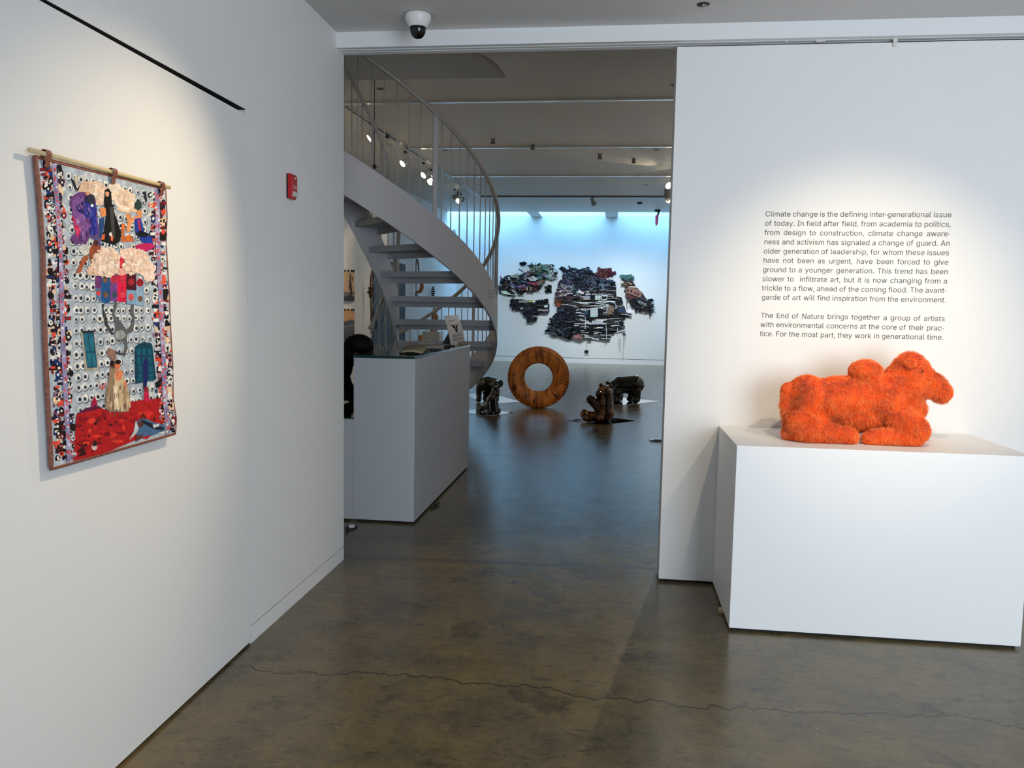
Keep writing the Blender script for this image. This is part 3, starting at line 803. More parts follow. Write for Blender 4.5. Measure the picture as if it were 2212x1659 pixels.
P([(1085, 840), (1120, 850), (1100, 960), (1160, 940), (1200, 1000), (1080, 1005)], (212, 110, 50), 9, k1)
P([(1200, 800), (1255, 790), (1290, 920), (1360, 970), (1365, 1030), (1270, 1010), (1210, 920)], (30, 60, 156), 9, k1)
P([(1210, 930), (1250, 900), (1335, 935), (1300, 965), (1230, 960)], (16, 20, 36), 10, k1)
blobp(1235, 680, 34, 48, (40, 62, 60), 10, 14, .25, k1); blobp(1245, 745, 26, 26, (226, 150, 100), 10, 10, 0, k1)
P([(1225, 810), (1245, 805), (1260, 900), (1240, 905)], (180, 40, 70), 11, k1)
blobp(1290, 1050, 84, 36, (196, 30, 96), 9, 14, .15, k1)
for pts in ([(632, 440), (660, 450), (690, 530), (725, 480), (700, 545), (670, 545)], [(1280, 560), (1305, 550), (1318, 640), (1300, 655)]): P(pts, (36, 40, 46), 8, k1)
P([(665, 430), (690, 410), (696, 480), (676, 500)], (206, 190, 162), 9, k1)
# middle: seated figure in white, clouds and coloured blocks
P([(690, 1060), (750, 1030), (830, 1040), (800, 1110), (740, 1130)], (206, 206, 198), 9, k1)
P([(800, 1060), (850, 990), (880, 1040), (925, 1070), (890, 1130), (840, 1190), (810, 1200), (790, 1110)], (150, 76, 50), 10, k1)
P([(770, 1120), (790, 1150), (740, 1220), (720, 1280), (670, 1290), (700, 1230), (730, 1150)], (166, 86, 54), 10, k1)
blobp(855, 1015, 24, 28, (70, 40, 36), 11, 10, 0, k1)
for (x0_, y0_, x1_, y1_, c) in ((850, 1290, 905, 1420, (110, 56, 116)), (860, 1420, 910, 1520, (86, 120, 160)), (905, 1290, 980, 1550, (28, 84, 140)), (980, 1270, 1045, 1530, (116, 70, 140)), (1045, 1130, 1125, 1540, (222, 24, 72)), (1125, 1290, 1215, 1435, (72, 22, 36)), (1130, 1435, 1215, 1560, (120, 160, 190)), (1215, 1330, 1285, 1570, (140, 170, 196))):
    P([(x0_, y0_), (x1_, y0_ + 6), (x1_, y1_ + 6), (x0_, y1_)], c, 9, k1)
def pinwheel(x, y, r, c1_, c2_):
    blobp(x, y, r, r * 1.15, c1_, 11, 12, 0, k1)
    for k in range(8):
        a = k * PI / 4; P([(x, y), (x + r * .9 * math.cos(a - .2), y + r * math.sin(a - .2)), (x + r * .9 * math.cos(a + .2), y + r * math.sin(a + .2))], c2_, 12, k1)
for x, y, c1_, c2_ in ((1085, 1200, (190, 20, 50), (240, 80, 90)), (1088, 1345, (180, 16, 50), (240, 70, 90)), (1090, 1480, (190, 18, 56), (240, 80, 96)), (1168, 1365, (72, 22, 36), (226, 50, 60)), (1165, 1225, (224, 60, 60), (190, 30, 44)), (1248, 1370, (206, 40, 50), (60, 20, 30)), (880, 1465, (206, 40, 60), (250, 90, 90)), (1015, 1340, (220, 60, 70), (120, 30, 60))):
    pinwheel(x, y, 32 if x > 900 else 20, c1_, c2_)
for x, y in ((940, 1345), (945, 1480), (1250, 1515), (1020, 1480)): blobp(x, y, 22, 28, (122, 84, 62) if x != 1020 else (50, 80, 90), 11, 12, 0, k1)
blobp(1168, 1500, 26, 34, (214, 90, 90), 11, 12, 0, k1)
for cx_, cy_, rx_, ry_, c in ((960, 1110, 80, 60, (240, 218, 198)), (900, 1190, 90, 60, (236, 204, 178)), (985, 1180, 75, 70, (246, 232, 218)), (850, 1260, 80, 50, (232, 192, 168)), (960, 1260, 80, 50, (244, 222, 204)), (1160, 1110, 100, 55, (240, 206, 186)), (1240, 1140, 80, 60, (238, 198, 176)), (1290, 1250, 90, 60, (240, 208, 188)), (1090, 1275, 50, 30, (228, 160, 150)), (1330, 1320, 50, 46, (238, 210, 194)), (1230, 1230, 50, 40, (244, 216, 200))):
    blobp(cx_, cy_, rx_, ry_, c, 13, 18, .16, k1)
for (x0_, y0_, x1_, y1_, n_, lay) in ((760, 480, 960, 680, 60, 6), (1030, 540, 1200, 730, 60, 6), (830, 1060, 1060, 1300, 130, 13), (1080, 1070, 1330, 1300, 110, 13), (780, 1220, 1060, 1320, 40, 13)):
    for k in range(n_):
        a_ = RND.uniform(0, 2 * PI); r_ = math.sqrt(RND.random()); x = (x0_ + x1_) / 2 + math.cos(a_) * r_ * (x1_ - x0_) / 2; y = (y0_ + y1_) / 2 + math.sin(a_) * r_ * (y1_ - y0_) / 2
        blobp(x, y, RND.uniform(9, 26), RND.uniform(8, 22), RND.choice([(240, 216, 196), (236, 208, 186), (230, 198, 174), (244, 226, 210), (234, 204, 182), (226, 190, 166)]), lay, 10, .3, k1)
for k in range(46):
    a_ = RND.uniform(0, 2 * PI); x, y = 720 + math.cos(a_) * RND.uniform(10, 80), 780 + math.sin(a_) * RND.uniform(60, 210)
    P([(x, y), (x + RND.uniform(4, 9), y + RND.uniform(-4, 4)), (x + RND.uniform(14, 34), y + RND.uniform(20, 44)), (x + RND.uniform(8, 22), y + RND.uniform(20, 46))], RND.choice([(176, 140, 186), (80, 44, 100), (150, 100, 164), (120, 76, 140), (60, 36, 84)]), 9, k1)
for k in range(20):
    x, y = RND.uniform(755, 860), RND.uniform(620, 930); P([(x, y), (x + 6, y), (x + RND.uniform(4, 16), y + RND.uniform(30, 70)), (x - 2, y + 40)], RND.choice([(30, 34, 110), (70, 76, 170), (90, 92, 140), (22, 24, 80)]), 9, k1)
for k in range(40):
    x, y = RND.uniform(690, 915), RND.uniform(800, 1020); P([(x, y), (x + 7, y), (x + RND.uniform(2, 10), y + RND.uniform(30, 80)), (x, y + 40)], RND.choice([(190, 164, 130), (130, 104, 84), (224, 198, 164), (110, 90, 74)]), 12, k2)
# patchwork borders and their lilac ribbons
PAL = [(20, 20, 24), (24, 24, 50), (226, 226, 222), (226, 226, 222), (190, 196, 204), (222, 78, 56), (222, 78, 56), (60, 20, 28), (36, 16, 22), (150, 110, 130), (232, 196, 160), (24, 50, 104), (120, 30, 40), (16, 16, 20)]
def border(ua, ub, rib, n):
    for k in range(n):
        u = RND.uniform(ua, ub); v = RND.uniform(.01, .985); x, y = cuv(u, v)
        s = RND.uniform(3.2, 8.5); c = RND.choice(PAL)
        if RND.random() < .35:
            P([(x - s, y - s * .5 + .15 * s), (x + s, y - s * .5), (x + s, y + s * .6), (x - s, y + s * .6)], c, 3 + k % 5)
        else:
            blobp(x, y, s * .8, s * RND.uniform(.8, 1.3), c, 3 + k % 5, 9, .25)
            if RND.random() < .45: blobp(x, y, s * .34, s * .4, (14, 14, 18) if sum(c) > 300 else (226, 224, 220), 8, 8)
    for j in range(24):
        va, vb = .01 + j * .0408, .01 + (j + 1) * .0408
        a, b_ = cuv(rib - .018, va), cuv(rib + .018, va); c_, d_ = cuv(rib + .018, min(vb, .99)), cuv(rib - .018, min(vb, .99))
        P([a, b_, c_, d_], RND.choice([(150, 142, 184), (158, 150, 186), (136, 130, 168), (172, 164, 196)]), 9)
        for q in range(3):
            x, y = cuv(rib + RND.uniform(-.012, .012), RND.uniform(va, min(vb, .985))); blobp(x, y, 2.2, 2.6, RND.choice([(224, 70, 60), (232, 226, 224), (200, 60, 70), (224, 90, 70)]), 10, 8)
border(.03, UL - .005, .125, 720); border(UR + .01, .98, .925, 520)
lay_patches()
cl.build('cloth', M_CLOTH, tap, colors=True)
M_COPPER = mat('copper_brown_binding', rgb(130, 76, 60), 0.5, var=0.35, vscale=120, bump=0.3, bscale=200)
edge = [cuv(0, j / 60) for j in range(61)] + [cuv(i / 20, 1) for i in range(1, 21)] + [cuv(1, 1 - j / 60) for j in range(1, 61)] + [cuv(1 - i / 20, 0) for i in range(1, 21)]
MB().tube([on_cloth(q) - Vector((0.005, 0, 0)) for q in edge], 0.0066, 8).build('binding', M_COPPER, tap, True)
r0, r1 = at_x(64, 321, XT + 0.004), at_x(366, 403, XT + 0.004)
r0.z -= 0.003; r1.z -= 0.003
MB().tube([r0, r1], 0.0062, 12).build('rod', M_WOODROD, tap, True)
for x, y in ((99, 332), (243, 371), (347, 400)):
    a = at_x(x, y, XT + 0.004); w = (r1 - r0).normalized()
    tt = (a - r0).dot(w); cpt = r0 + w * tt
    b_ = MB(); pts = []
    for k in range(13):
        ang = -0.6 + k / 12 * (PI + 1.2)
        pts.append(cpt + Vector((math.cos(ang) * 0.0105, 0, math.sin(ang) * 0.0105)))
    pts = [Vector((XT + 0.004, cpt.y, cpt.z - 0.034))] + pts + [Vector((XT - 0.010, cpt.y, cpt.z - 0.034))]
    for q0, q1 in zip(pts, pts[1:]):
        hw = w * 0.009; nx = Vector((0.0012, 0, 0.0012))
        b_.prism([q0 - hw, q0 + hw, q1 + hw, q1 - hw], nx)
    b_.build('hanging_loop', M_COPPER, tap)

# ------------------------------------------------------------------ spiral stair
st = thing('spiral_staircase', 'white helical staircase with open grey treads curving up behind the reception counter', 'staircase', (SC.x, SC.y, 0))
ZA, ZB = 1.624, -1.021
RI = 0.585
TH0, TH1 = 1.55, -2.75
def zs(th): return ZA + ZB * th
def hp(r, th, z): return Vector((SC.x + r * math.cos(th), SC.y + r * math.sin(th), z))
def stringer(r, dep, thick, n=110):
    vs = []
    for i in range(n + 1):
        th = TH0 + (TH1 - TH0) * i / n
        zt = max(zs(th), 0.03); zb = max(zt - dep, 0.0)
        vs += [hp(r, th, zb), hp(r, th, zt), hp(r - thick, th, zt), hp(r - thick, th, zb)]
    fs = [(i * 4 + k, i * 4 + (k + 1) % 4, i * 4 + 4 + (k + 1) % 4, i * 4 + 4 + k) for i in range(n) for k in range(4)]
    fs += [(0, 3, 2, 1), (n * 4, n * 4 + 1, n * 4 + 2, n * 4 + 3)]
    vs2 = MB(); vs2.add(vs, fs); return vs2
so = stringer(SR, 0.411, 0.02).build('outer_stringer', M_STEEL, st)
so.data.polygons.foreach_set('use_smooth', [len(p.vertices) == 4 for p in so.data.polygons])
es = so.modifiers.new('e', 'EDGE_SPLIT'); es.split_angle = 0.6
si = stringer(RI, 0.555, 0.02).build('inner_stringer', M_STEEL, st)
es = si.modifiers.new('e', 'EDGE_SPLIT'); es.split_angle = 0.6
si.data.polygons.foreach_set('use_smooth', [True] * len(si.data.polygons))
k = -7
while True:
    z = 1.858 + 0.265 * k; k += 1
    if z < 0.1: continue
    if z > 4.2: break
    th = (ZA - z - 0.13) / -ZB
    er = Vector((math.cos(th), math.sin(th), 0)); et = Vector((-math.sin(th), math.cos(th), 0))   # et points down the stair
    cpt = Vector((SC.x, SC.y, 0))
    def corner(r, s):
        rr = math.sqrt(max(r * r - s * s, 0.01)); return cpt + er * rr + et * s
    b_ = MB()
    ri, ro = RI - 0.004, SR - 0.016
    b_.prism([corner(ri, -0.15) + Vector((0, 0, z - 0.062)), corner(ro, -0.15) + Vector((0, 0, z - 0.062)), corner(ro, 0.15) + Vector((0, 0, z - 0.062)), corner(ri, 0.15) + Vector((0, 0, z - 0.062))], (0, 0, 0.062))
    tr = b_.build('tread', M_TREAD, st)
    b_ = MB()
    b_.prism([corner(ri, 0.11) + Vector((0, 0, z - 0.122)), corner(ro, 0.11) + Vector((0, 0, z - 0.122)), corner(ro, 0.149) + Vector((0, 0, z - 0.122)), corner(ri, 0.149) + Vector((0, 0, z - 0.122))], (0, 0, 0.0605))
    b_.build('nosing', M_TREAD, tr)
def hel(r, dz, a, b_, n): return [hp(r, a + (b_ - a) * i / n, zs(a + (b_ - a) * i / n) + dz) for i in range(n + 1)]
MB().tube(hel(SR - 0.01, 1.0, 1.5, -2.7, 120), 0.024, 12).build('outer_handrail', M_RAIL, st, True)
MB().tube(hel(RI - 0.01, 1.047, 1.45, -2.7, 120), 0.021, 10).build('inner_handrail', M_RAIL, st, True)
n = 0
for i in range(58):
    th = 1.47 - 0.0722 * i
    if th < -2.65: break
    if abs(th - 0.745) < 0.035 or abs(th + 0.745) < 0.035: continue
    MB().tube([hp(SR - 0.01, th, max(zs(th) - 0.05, 0)), hp(SR - 0.01, th, zs(th) + 0.985)], 0.0062, 6).build('baluster', M_RAIL, st, True)
for th in (0.745, -0.745, -2.235):
    e1 = Vector((-math.sin(th), math.cos(th), 0)) * 0.026; e2 = Vector((math.cos(th), math.sin(th), 0)) * 0.006
    c0 = hp(SR - 0.01, th, zs(th) - 0.1)
    MB().prism([c0 - e1 - e2, c0 + e1 - e2, c0 + e1 + e2, c0 - e1 + e2], (0, 0, 1.08)).build('post', M_STEEL, st)
for i in range(20):
    th = 1.4 - 0.2 * i
    MB().tube([hp(RI - 0.01, th, max(zs(th) - 0.05, 0)), hp(RI - 0.01, th, zs(th) + 1.03)], 0.0062, 6).build('baluster', M_RAIL, st, True)
# three faint grey lines of lettering on the stringer (illegible in the photo)
dc = MB()
for row, (dz, cols) in enumerate(((-0.10, 6), (-0.135, 7), (-0.17, 5))):
    th_ = -0.20
    zc_ = zs(-0.15) + dz - 0.02
    for c_ in range(cols):
        a0 = -0.21 + c_ * 0.028; a1 = a0 + 0.018
        dc.add([hp(SR + 0.0012, a0, zc_), hp(SR + 0.0012, a1, zc_), hp(SR + 0.0012, a1, zc_ + 0.018), hp(SR + 0.0012, a0, zc_ + 0.018)], [(0, 1, 2, 3)])
dc.build('lettering', mat('pale_grey_vinyl', rgb(168, 166, 166), 0.6), so)

# ------------------------------------------------------------------ reception counter
M_GREENGLASS = mat('green_glass', rgb(24, 60, 56), 0.03, spec=0.9)
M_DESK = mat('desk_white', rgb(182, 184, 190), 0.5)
dk = thing('reception_counter', 'white reception counter with a glass top just beyond the opening, beside the staircase', 'counter', (-1.53, 6.3, 0))
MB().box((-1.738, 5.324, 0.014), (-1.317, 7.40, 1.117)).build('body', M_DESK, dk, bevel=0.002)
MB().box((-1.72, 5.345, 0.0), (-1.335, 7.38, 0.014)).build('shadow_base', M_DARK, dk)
MB().box((-1.742, 5.320, 1.1175), (-1.313, 7.404, 1.135)).build('glass_top', M_GREENGLASS, dk, bevel=0.001)
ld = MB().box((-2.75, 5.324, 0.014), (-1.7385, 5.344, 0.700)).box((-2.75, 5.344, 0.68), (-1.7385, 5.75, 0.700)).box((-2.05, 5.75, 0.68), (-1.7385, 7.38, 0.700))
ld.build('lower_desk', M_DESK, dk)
MB().box((-2.76, 5.322, 0.7005), (-1.7395, 5.76, 0.711)).box((-2.06, 5.7605, 0.7005), (-1.7395, 7.38, 0.711)).build('lower_glass', M_GREENGLASS, dk)
# things on the counter
GT = 1.1355
def on_g(x, y, dz=0.0): return at_z(x, y, GT + dz)
M_COVER = mat('dark_book_cover', rgb(22, 22, 24), 0.5)
M_PAGE = mat('cream_pages', rgb(176, 164, 132), 0.8, var=0.05, vscale=30)
a, b_ = on_g(864, 764), on_g(914, 765.5); Yb0 = a.y; DB = 0.30
bk = thing('open_book', 'open guest book with cream pages and dark cover on the glass counter top', 'book', (a.x, a.y, GT))
fl, fr_ = at_y(866, 759.5, Yb0), at_y(912, 761.5, Yb0); brr, bl = at_y(922.5, 748, Yb0 + DB), at_y(879, 747, Yb0 + DB)
NBK = 10; top = []
for j in range(5):
    for i in range(NBK + 1):
        u, v = i / NBK, j / 4
        p = fl.lerp(fr_, u).lerp(bl.lerp(brr, u), v); p.z += 0.010 * math.sin(u * PI) * (1 - .4 * v) - (0.016 * max(0, (u - .86) / .14) ** 2); top.append(p)
bot = [Vector((p.x, p.y, max(p.z - 0.010, GT + .0045))) for p in top]
for p in top: p.z = max(p.z, GT + .008); nb0 = len(top); W1 = NBK + 1
pf = []
for j in range(4):
    for i in range(NBK):
        k = j * W1 + i; pf.append((k, k + 1, k + W1 + 1, k + W1)); pf.append((nb0 + k, nb0 + k + W1, nb0 + k + W1 + 1, nb0 + k + 1))
rim = list(range(W1)) + [W1 * (j + 1) - 1 for j in range(1, 5)] + [W1 * 5 - 2 - i for i in range(NBK)] + [W1 * (3 - j) for j in range(3)]
for p_, q_ in zip(rim, rim[1:] + rim[:1]): pf.append((p_, nb0 + p_, nb0 + q_, q_))
MB().add(top + bot, pf).build('pages', M_PAGE, bk, True)
c0 = [Vector((p.x + dx, p.y + dy, GT + .0008)) for p, dx, dy in ((fl, -.008, -.006), (fr_, .02, -.006), (brr, .022, .006), (bl, -.008, .006))]
c1 = [Vector((q.x, q.y, p.z - .0105)) for q, p in zip(c0, (fl, fr_, brr, bl))]
c1[1].z -= .008; c1[2].z -= .008
for q in c1: q.z = max(q.z, GT + .003)
MB().add(c0 + c1, [(3, 2, 1, 0), (4, 5, 6, 7), (0, 1, 5, 4), (1, 2, 6, 5), (2, 3, 7, 6), (3, 0, 4, 7)]).build('cover', M_COVER, bk)
def sheet(name, label, cat, px, dz, m, th=0.0012, group=None):
    pts = [on_g(x, y) + Vector((0, 0, dz)) for x, y in px]
    return tag(MB().prism(pts, (0, 0, th)).build(name, m), label, cat, group)
sheet('paper_sheet', 'white paper sheet lying on the counter glass behind the open book, the larger one', 'paper', [(921, 754), (958, 753), (960, 746), (917, 747)], 0.0005, M_PAPER, group='papers on the counter')
sheet('paper_sheet', 'loose white sheet lying flat at the back of the counter glass near the propped notice', 'paper', [(908, 744), (942, 743.5), (938, 740.5), (906, 741)], 0.0005, M_PAPER, group='papers on the counter')
q = on_g(934, 757)
MBp = MB().tube([q + Vector((-0.05, 0.02, 0.007)), q + Vector((0.06, 0.05, 0.007))], 0.006, 8)
tag(MBp.build('pen', M_BLACK, None, True), 'black pen lying on the counter glass in front of the open book', 'pen')
q = on_g(978, 748)
tag(MB().box(q + Vector((-0.05, -0.012, 0)), q + Vector((0.02, 0.012, 0.008))).build('phone', M_BLACK, None, bevel=0.002), 'small black flat device on the counter glass before the propped notice', 'device')
# propped notice with a horned skull
A0, A1 = on_g(974, 746), on_g(1004, 742.5)
Yn = (A0.y + A1.y) / 2
TL, TR = at_y(959, 683, Yn + 0.10), at_y(988, 680, Yn + 0.10)
nt_ = thing('propped_notice', 'white curved notice with a black horned skull propped on the counter glass', 'notice', (A0 + A1) / 2)
def npt(u, v, off=0.0):
    bow = 0.035 * math.sin(v * PI * 0.5) * 0 + 0.012 * math.sin(v * PI)
    base = A0.lerp(A1, u); top = TL.lerp(TR, u)
    p = base.lerp(top, v); p.y = base.y + (top.y - base.y) * v ** 1.3 - off * 3; p.x += bow
    return p
nb_ = MB(); G = 12
for side in (0.0, -0.0015):
    nb_.add([npt(i / 3, j / G, side) for j in range(G + 1) for i in range(4)], [(j * 4 + i, j * 4 + i + 1, j * 4 + i + 5, j * 4 + i + 4) for j in range(G) for i in range(3)])
nb_.build('sheet', M_PAPER, nt_, True)
ink = MB()
def inkpoly(pts): ink.add([npt(u, v, 0.0015) for u, v in pts], [tuple(range(len(pts)))])
inkpoly([(.38, .66), (.5, .67), (.68, .66), (.72, .60), (.66, .52), (.62, .42), (.52, .42), (.46, .54), (.36, .61)])
for sgn in (-1, 1):
    ctr = [(.53 + sgn * .10, .645), (.53 + sgn * .24, .665), (.53 + sgn * .33, .71), (.53 + sgn * .36, .765)]
    for k in range(3):
        (u0, v0), (u1, v1) = ctr[k], ctr[k + 1]; w0 = .016 * (1 - k * .25)
        inkpoly([(u0, v0 - w0), (u1, v1 - w0 * .8), (u1, v1 + w0 * .8), (u0, v0 + w0)])
ink.build('skull_print', M_INK, nt_)
gi = MB()
for (u0, v0, u1, v1) in ((.60, .86, .88, .87), (.24, .84, .42, .85), (.26, .80, .62, .825)):
    gi.add([npt(u0, v0, .0015), npt(u1, v0, .0015), npt(u1, v1, .0015), npt(u0, v1, .0015)], [(0, 1, 2, 3)])
for r in range(8):
    v0 = .36 - r * .026 - (0.02 if r > 0 else 0) - (0.018 if r > 3 else 0)
    gi.add([npt(.22, v0, .0015), npt(.88 if r not in (3, 7) else .55, v0, .0015), npt(.88 if r not in (3, 7) else .55, v0 + .015, .0015), npt(.22, v0 + .015, .0015)], [(0, 1, 2, 3)])
gi.build('text_lines', M_GREYINK, nt_)
bp_ = MB(); bp_.prism([npt(0, .86, -0.004), npt(0.0, .02, -0.004), npt(0.0, .02, -0.004) + Vector((-0.10, 0.10, 0)), npt(-.12, .5, -0.05)], (0.004, 0.003, 0))
bp_.build('easel_back', mat('dark_easel', rgb(38, 56, 72), 0.5), nt_)
q = on_g(995, 744)
MB().box(q + Vector((-0.05, -0.02, 0.0)), q + Vector((0.06, 0.0, 0.028))).build('wood_block', mat('grey_wood', rgb(132, 120, 104), 0.7), nt_)

# cables by the counter
def floor_pt(x, y): return at_z(x, y, 0.006)
MBc = MB().tube([floor_pt(*q) for q in ((747, 1142), (756, 1136), (766, 1134), (772, 1137), (764, 1142), (752, 1146), (748, 1150))], 0.005, 6)
o = tag(MBc.build('power_cable', M_BLACK, None, True), 'black cable with a white plug on the floor before the white counter', 'cable')
q = floor_pt(761, 1138.5)
MB().box(q + Vector((-0.02, -0.012, -0.004)), q + Vector((0.016, 0.012, 0.014))).build('plug', M_WHITEP, o, bevel=0.003)
MBc = MB().tube([floor_pt(*q) for q in ((938, 1093), (944, 1087), (950, 1084), (950, 1089), (943, 1094), (937, 1097), (930, 1099))], 0.005, 6)
tag(MBc.build('cable_loop', M_BLACK, None, True), 'small black loop of cable on the floor at the long side of the counter', 'cable')

# ------------------------------------------------------------------ seated attendant
M_SKIN = mat('brown_skin', rgb(92, 62, 50), 0.5)
M_HAIR = mat('black_hair', rgb(5, 5, 6), 0.6, spec=0.2, bump=0.6, bscale=90)
M_SHIRT = mat('black_clothing', rgb(10, 10, 12), 0.85)
HC = at_y(776, 757, 6.25)
pe = thing('person', 'person with black hair in dark clothing bent over behind the white counter', 'person', (HC.x - 0.45, 6.25, 0))
X0 = HC.x; Y0 = 6.25
b_ = MB()
b_.capsule((X0 - 0.46, Y0, 0.52), (X0 - 0.40, Y0, 0.75), 0.155, 0.14)
b_.capsule((X0 - 0.40, Y0, 0.75), (X0 - 0.24, Y0, 0.98), 0.14, 0.15)
b_.capsule((X0 - 0.22, Y0 - 0.15, 0.99), (X0 - 0.22, Y0 + 0.15, 0.99), 0.075, 0.075)
for s in (-1, 1):
    b_.capsule((X0 - 0.22, Y0 + s * 0.18, 0.98), (X0 - 0.17, Y0 + s * 0.24, 0.79), 0.058, 0.046)
    b_.capsule((X0 - 0.17, Y0 + s * 0.24, 0.79), (X0 - 0.01, Y0 + s * 0.13, 0.756), 0.044, 0.032)
    b_.capsule((X0 - 0.46, Y0 + s * 0.09, 0.52), (X0 - 0.10, Y0 + s * 0.11, 0.53), 0.09, 0.062)
    b_.capsule((X0 - 0.10, Y0 + s * 0.11, 0.53), (X0 - 0.16, Y0 + s * 0.11, 0.10), 0.06, 0.042)
    b_.capsule((X0 - 0.18, Y0 + s * 0.11, 0.045), (X0 - 0.02, Y0 + s * 0.12, 0.04), 0.042, 0.038)
body = blob(b_, 'clothing', M_SHIRT, pe, 0.014, 6)
b_ = MB()
b_.capsule((X0 - 0.19, Y0, 1.04), (X0 - 0.05, Y0, 1.11), 0.055, 0.055)
b_.ball((X0 + 0.0, Y0, 1.125), (0.098, 0.076, 0.088)); b_.ball((X0 + 0.055, Y0, 1.075), (0.062, 0.058, 0.060))
b_.capsule((X0 + 0.095, Y0, 1.075), (X0 + 0.112, Y0, 1.052), 0.014, 0.013)       # nose
b_.ball((X0 + 0.092, Y0, 1.028), (0.018, 0.026, 0.010))                            # lips
for s in (-1, 1): b_.ball((X0 - 0.005, Y0 + s * 0.078, 1.095), (0.020, 0.010, 0.028))
blob(b_, 'head', M_SKIN, pe, 0.007, 4)
for s in (-1, 1):
    MB().ball((X0 + 0.098, Y0 + s * 0.03, 1.092), 0.011, None, 10, 8).build('eye', mat('eye_dark', rgb(20, 14, 12), 0.2) if s < 0 else bpy.data.materials['eye_dark'], pe, True)
b_ = MB()
b_.ball((X0 - 0.005, Y0, 1.155), (0.122, 0.108, 0.092)); b_.ball((X0 - 0.08, Y0, 1.09), (0.09, 0.105, 0.10)); b_.ball((X0 + 0.05, Y0, 1.150), (0.068, 0.09, 0.06))
b_.ball((X0 - 0.10, Y0 - 0.02, 0.99), (0.05, 0.085, 0.10))
blob(b_, 'hair', M_HAIR, pe, 0.011, 3)
for s in (-1, 1):
    hb = MB(); wx, wy, wz = X0 + 0.0, Y0 + s * 0.125, 0.742
    hb.ball((wx + 0.045, wy - s * 0.01, wz), (0.048, 0.040, 0.014))
    for k, (dy, ln) in enumerate(((-0.030, 0.062), (-0.010, 0.074), (0.010, 0.070), (0.029, 0.054))):
        p0 = Vector((wx + 0.085, wy + dy, wz)); p1 = p0 + Vector((ln * 0.5, dy * 0.15, 0.006)); p2 = p1 + Vector((ln * 0.45, dy * 0.1, -0.016))
        hb.capsule(p0, p1, 0.0085, 0.008, 10); hb.capsule(p1, p2, 0.008, 0.0065, 10)
    p0 = Vector((wx + 0.03, wy - s * 0.045, wz)); hb.capsule(p0, p0 + Vector((0.035, -s * 0.02, 0)), 0.011, 0.009, 10); hb.capsule(p0 + Vector((0.035, -s * 0.02, 0)), p0 + Vector((0.062, -s * 0.022, -0.004)), 0.009, 0.007, 10)
    hb.capsule((wx - 0.03, wy, wz + 0.004), (wx + 0.02, wy, wz), 0.026, 0.028, 12)
    blob(hb, 'hand', M_SKIN, pe, 0.0045, 3)
ch = thing('desk_chair', 'dark office chair behind the white counter under the bent-over person', 'chair', (X0 - 0.46, Y0, 0))
MB().box((X0 - 0.70, Y0 - 0.23, 0.315), (X0 - 0.26, Y0 + 0.23, 0.360)).build('seat', M_BLACK, ch, bevel=0.015)
MB().box((X0 - 0.75, Y0 - 0.21, 0.48), (X0 - 0.70, Y0 + 0.21, 0.86)).build('backrest', M_BLACK, ch, bevel=0.015)
MB().tube([(X0 - 0.48, Y0, 0.06), (X0 - 0.48, Y0, 0.315)], 0.025, 12).build('column', M_GREYP, ch, True)
MB().tube([(X0 - 0.66, Y0, 0.33), (X0 - 0.745, Y0, 0.36), (X0 - 0.73, Y0, 0.55)], 0.014, 8).build('back_arm', M_BLACK, ch, True)
for k in range(5):
    a_ = k * 2 * PI / 5 + 0.3
    MB().tube([(X0 - 0.48, Y0, 0.075), (X0 - 0.48 + 0.25 * math.cos(a_), Y0 + 0.25 * math.sin(a_), 0.02)], [0.02, 0.018], 8).build('leg', M_BLACK, ch, True)

# ------------------------------------------------------------------ carved wooden tyre
TYY = 12.26; TC = at_y(1163.5, 812, TYY)
def wood_mat():
    m = bpy.data.materials.new('carved_wood'); m.use_nodes = True
    nt = m.node_tree; N = nt.nodes; L = nt.links; b = N['Principled BSDF']
    tc = N.new('ShaderNodeTexCoord'); mp = N.new('ShaderNodeMapping'); mp.inputs['Scale'].default_value = (1.0, 0.6, 0.32)
    L.new(tc.outputs['Object'], mp.inputs[0])
    n = N.new('ShaderNodeTexNoise'); n.inputs['Scale'].default_value = 9; n.inputs['Detail'].default_value = 6; n.inputs['Distortion'].default_value = 1.2
    L.new(mp.outputs[0], n.inputs['Vector'])
    r = N.new('ShaderNodeValToRGB'); e = r.color_ramp.elements
    e[0].position = 0.30; e[0].color = (*rgb(88, 44, 14), 1); e[1].position = 0.72; e[1].color = (*rgb(222, 146, 66), 1)
    x = e.new(0.48); x.color = (*rgb(184, 108, 42), 1)
    L.new(n.outputs[0], r.inputs[0])
    w = N.new('ShaderNodeTexNoise'); w.inputs['Scale'].default_value = 5; w.inputs['Detail'].default_value = 5
    mp2 = N.new('ShaderNodeMapping'); mp2.inputs['Scale'].default_value = (2.5, 1, 0.5); L.new(tc.outputs['Object'], mp2.inputs[0]); L.new(mp2.outputs[0], w.inputs['Vector'])
    lt = N.new('ShaderNodeMapRange'); lt.inputs['From Min'].default_value = 0.60; lt.inputs['From Max'].default_value = 0.68; L.new(w.outputs[0], lt.inputs['Value'])
    mx = N.new('ShaderNodeMix'); mx.data_type = 'RGBA'; L.new(lt.outputs[0], mx.inputs[0]); L.new(r.outputs[0], mx.inputs[6]); mx.inputs[7].default_value = (*rgb(70, 32, 14), 1)
    L.new(mx.outputs[2], b.inputs['Base Color']); b.inputs['Roughness'].default_value = 0.42
    bp = N.new('ShaderNodeBump'); bp.inputs['Strength'].default_value = 0.25; bp.inputs['Distance'].default_value = 0.01; L.new(n.outputs[0], bp.inputs['Height']); L.new(bp.outputs[0], b.inputs['Normal'])
    return m
M_TYRE = wood_mat()
RO, RIn = 0.462, 0.214
TC.z = RO
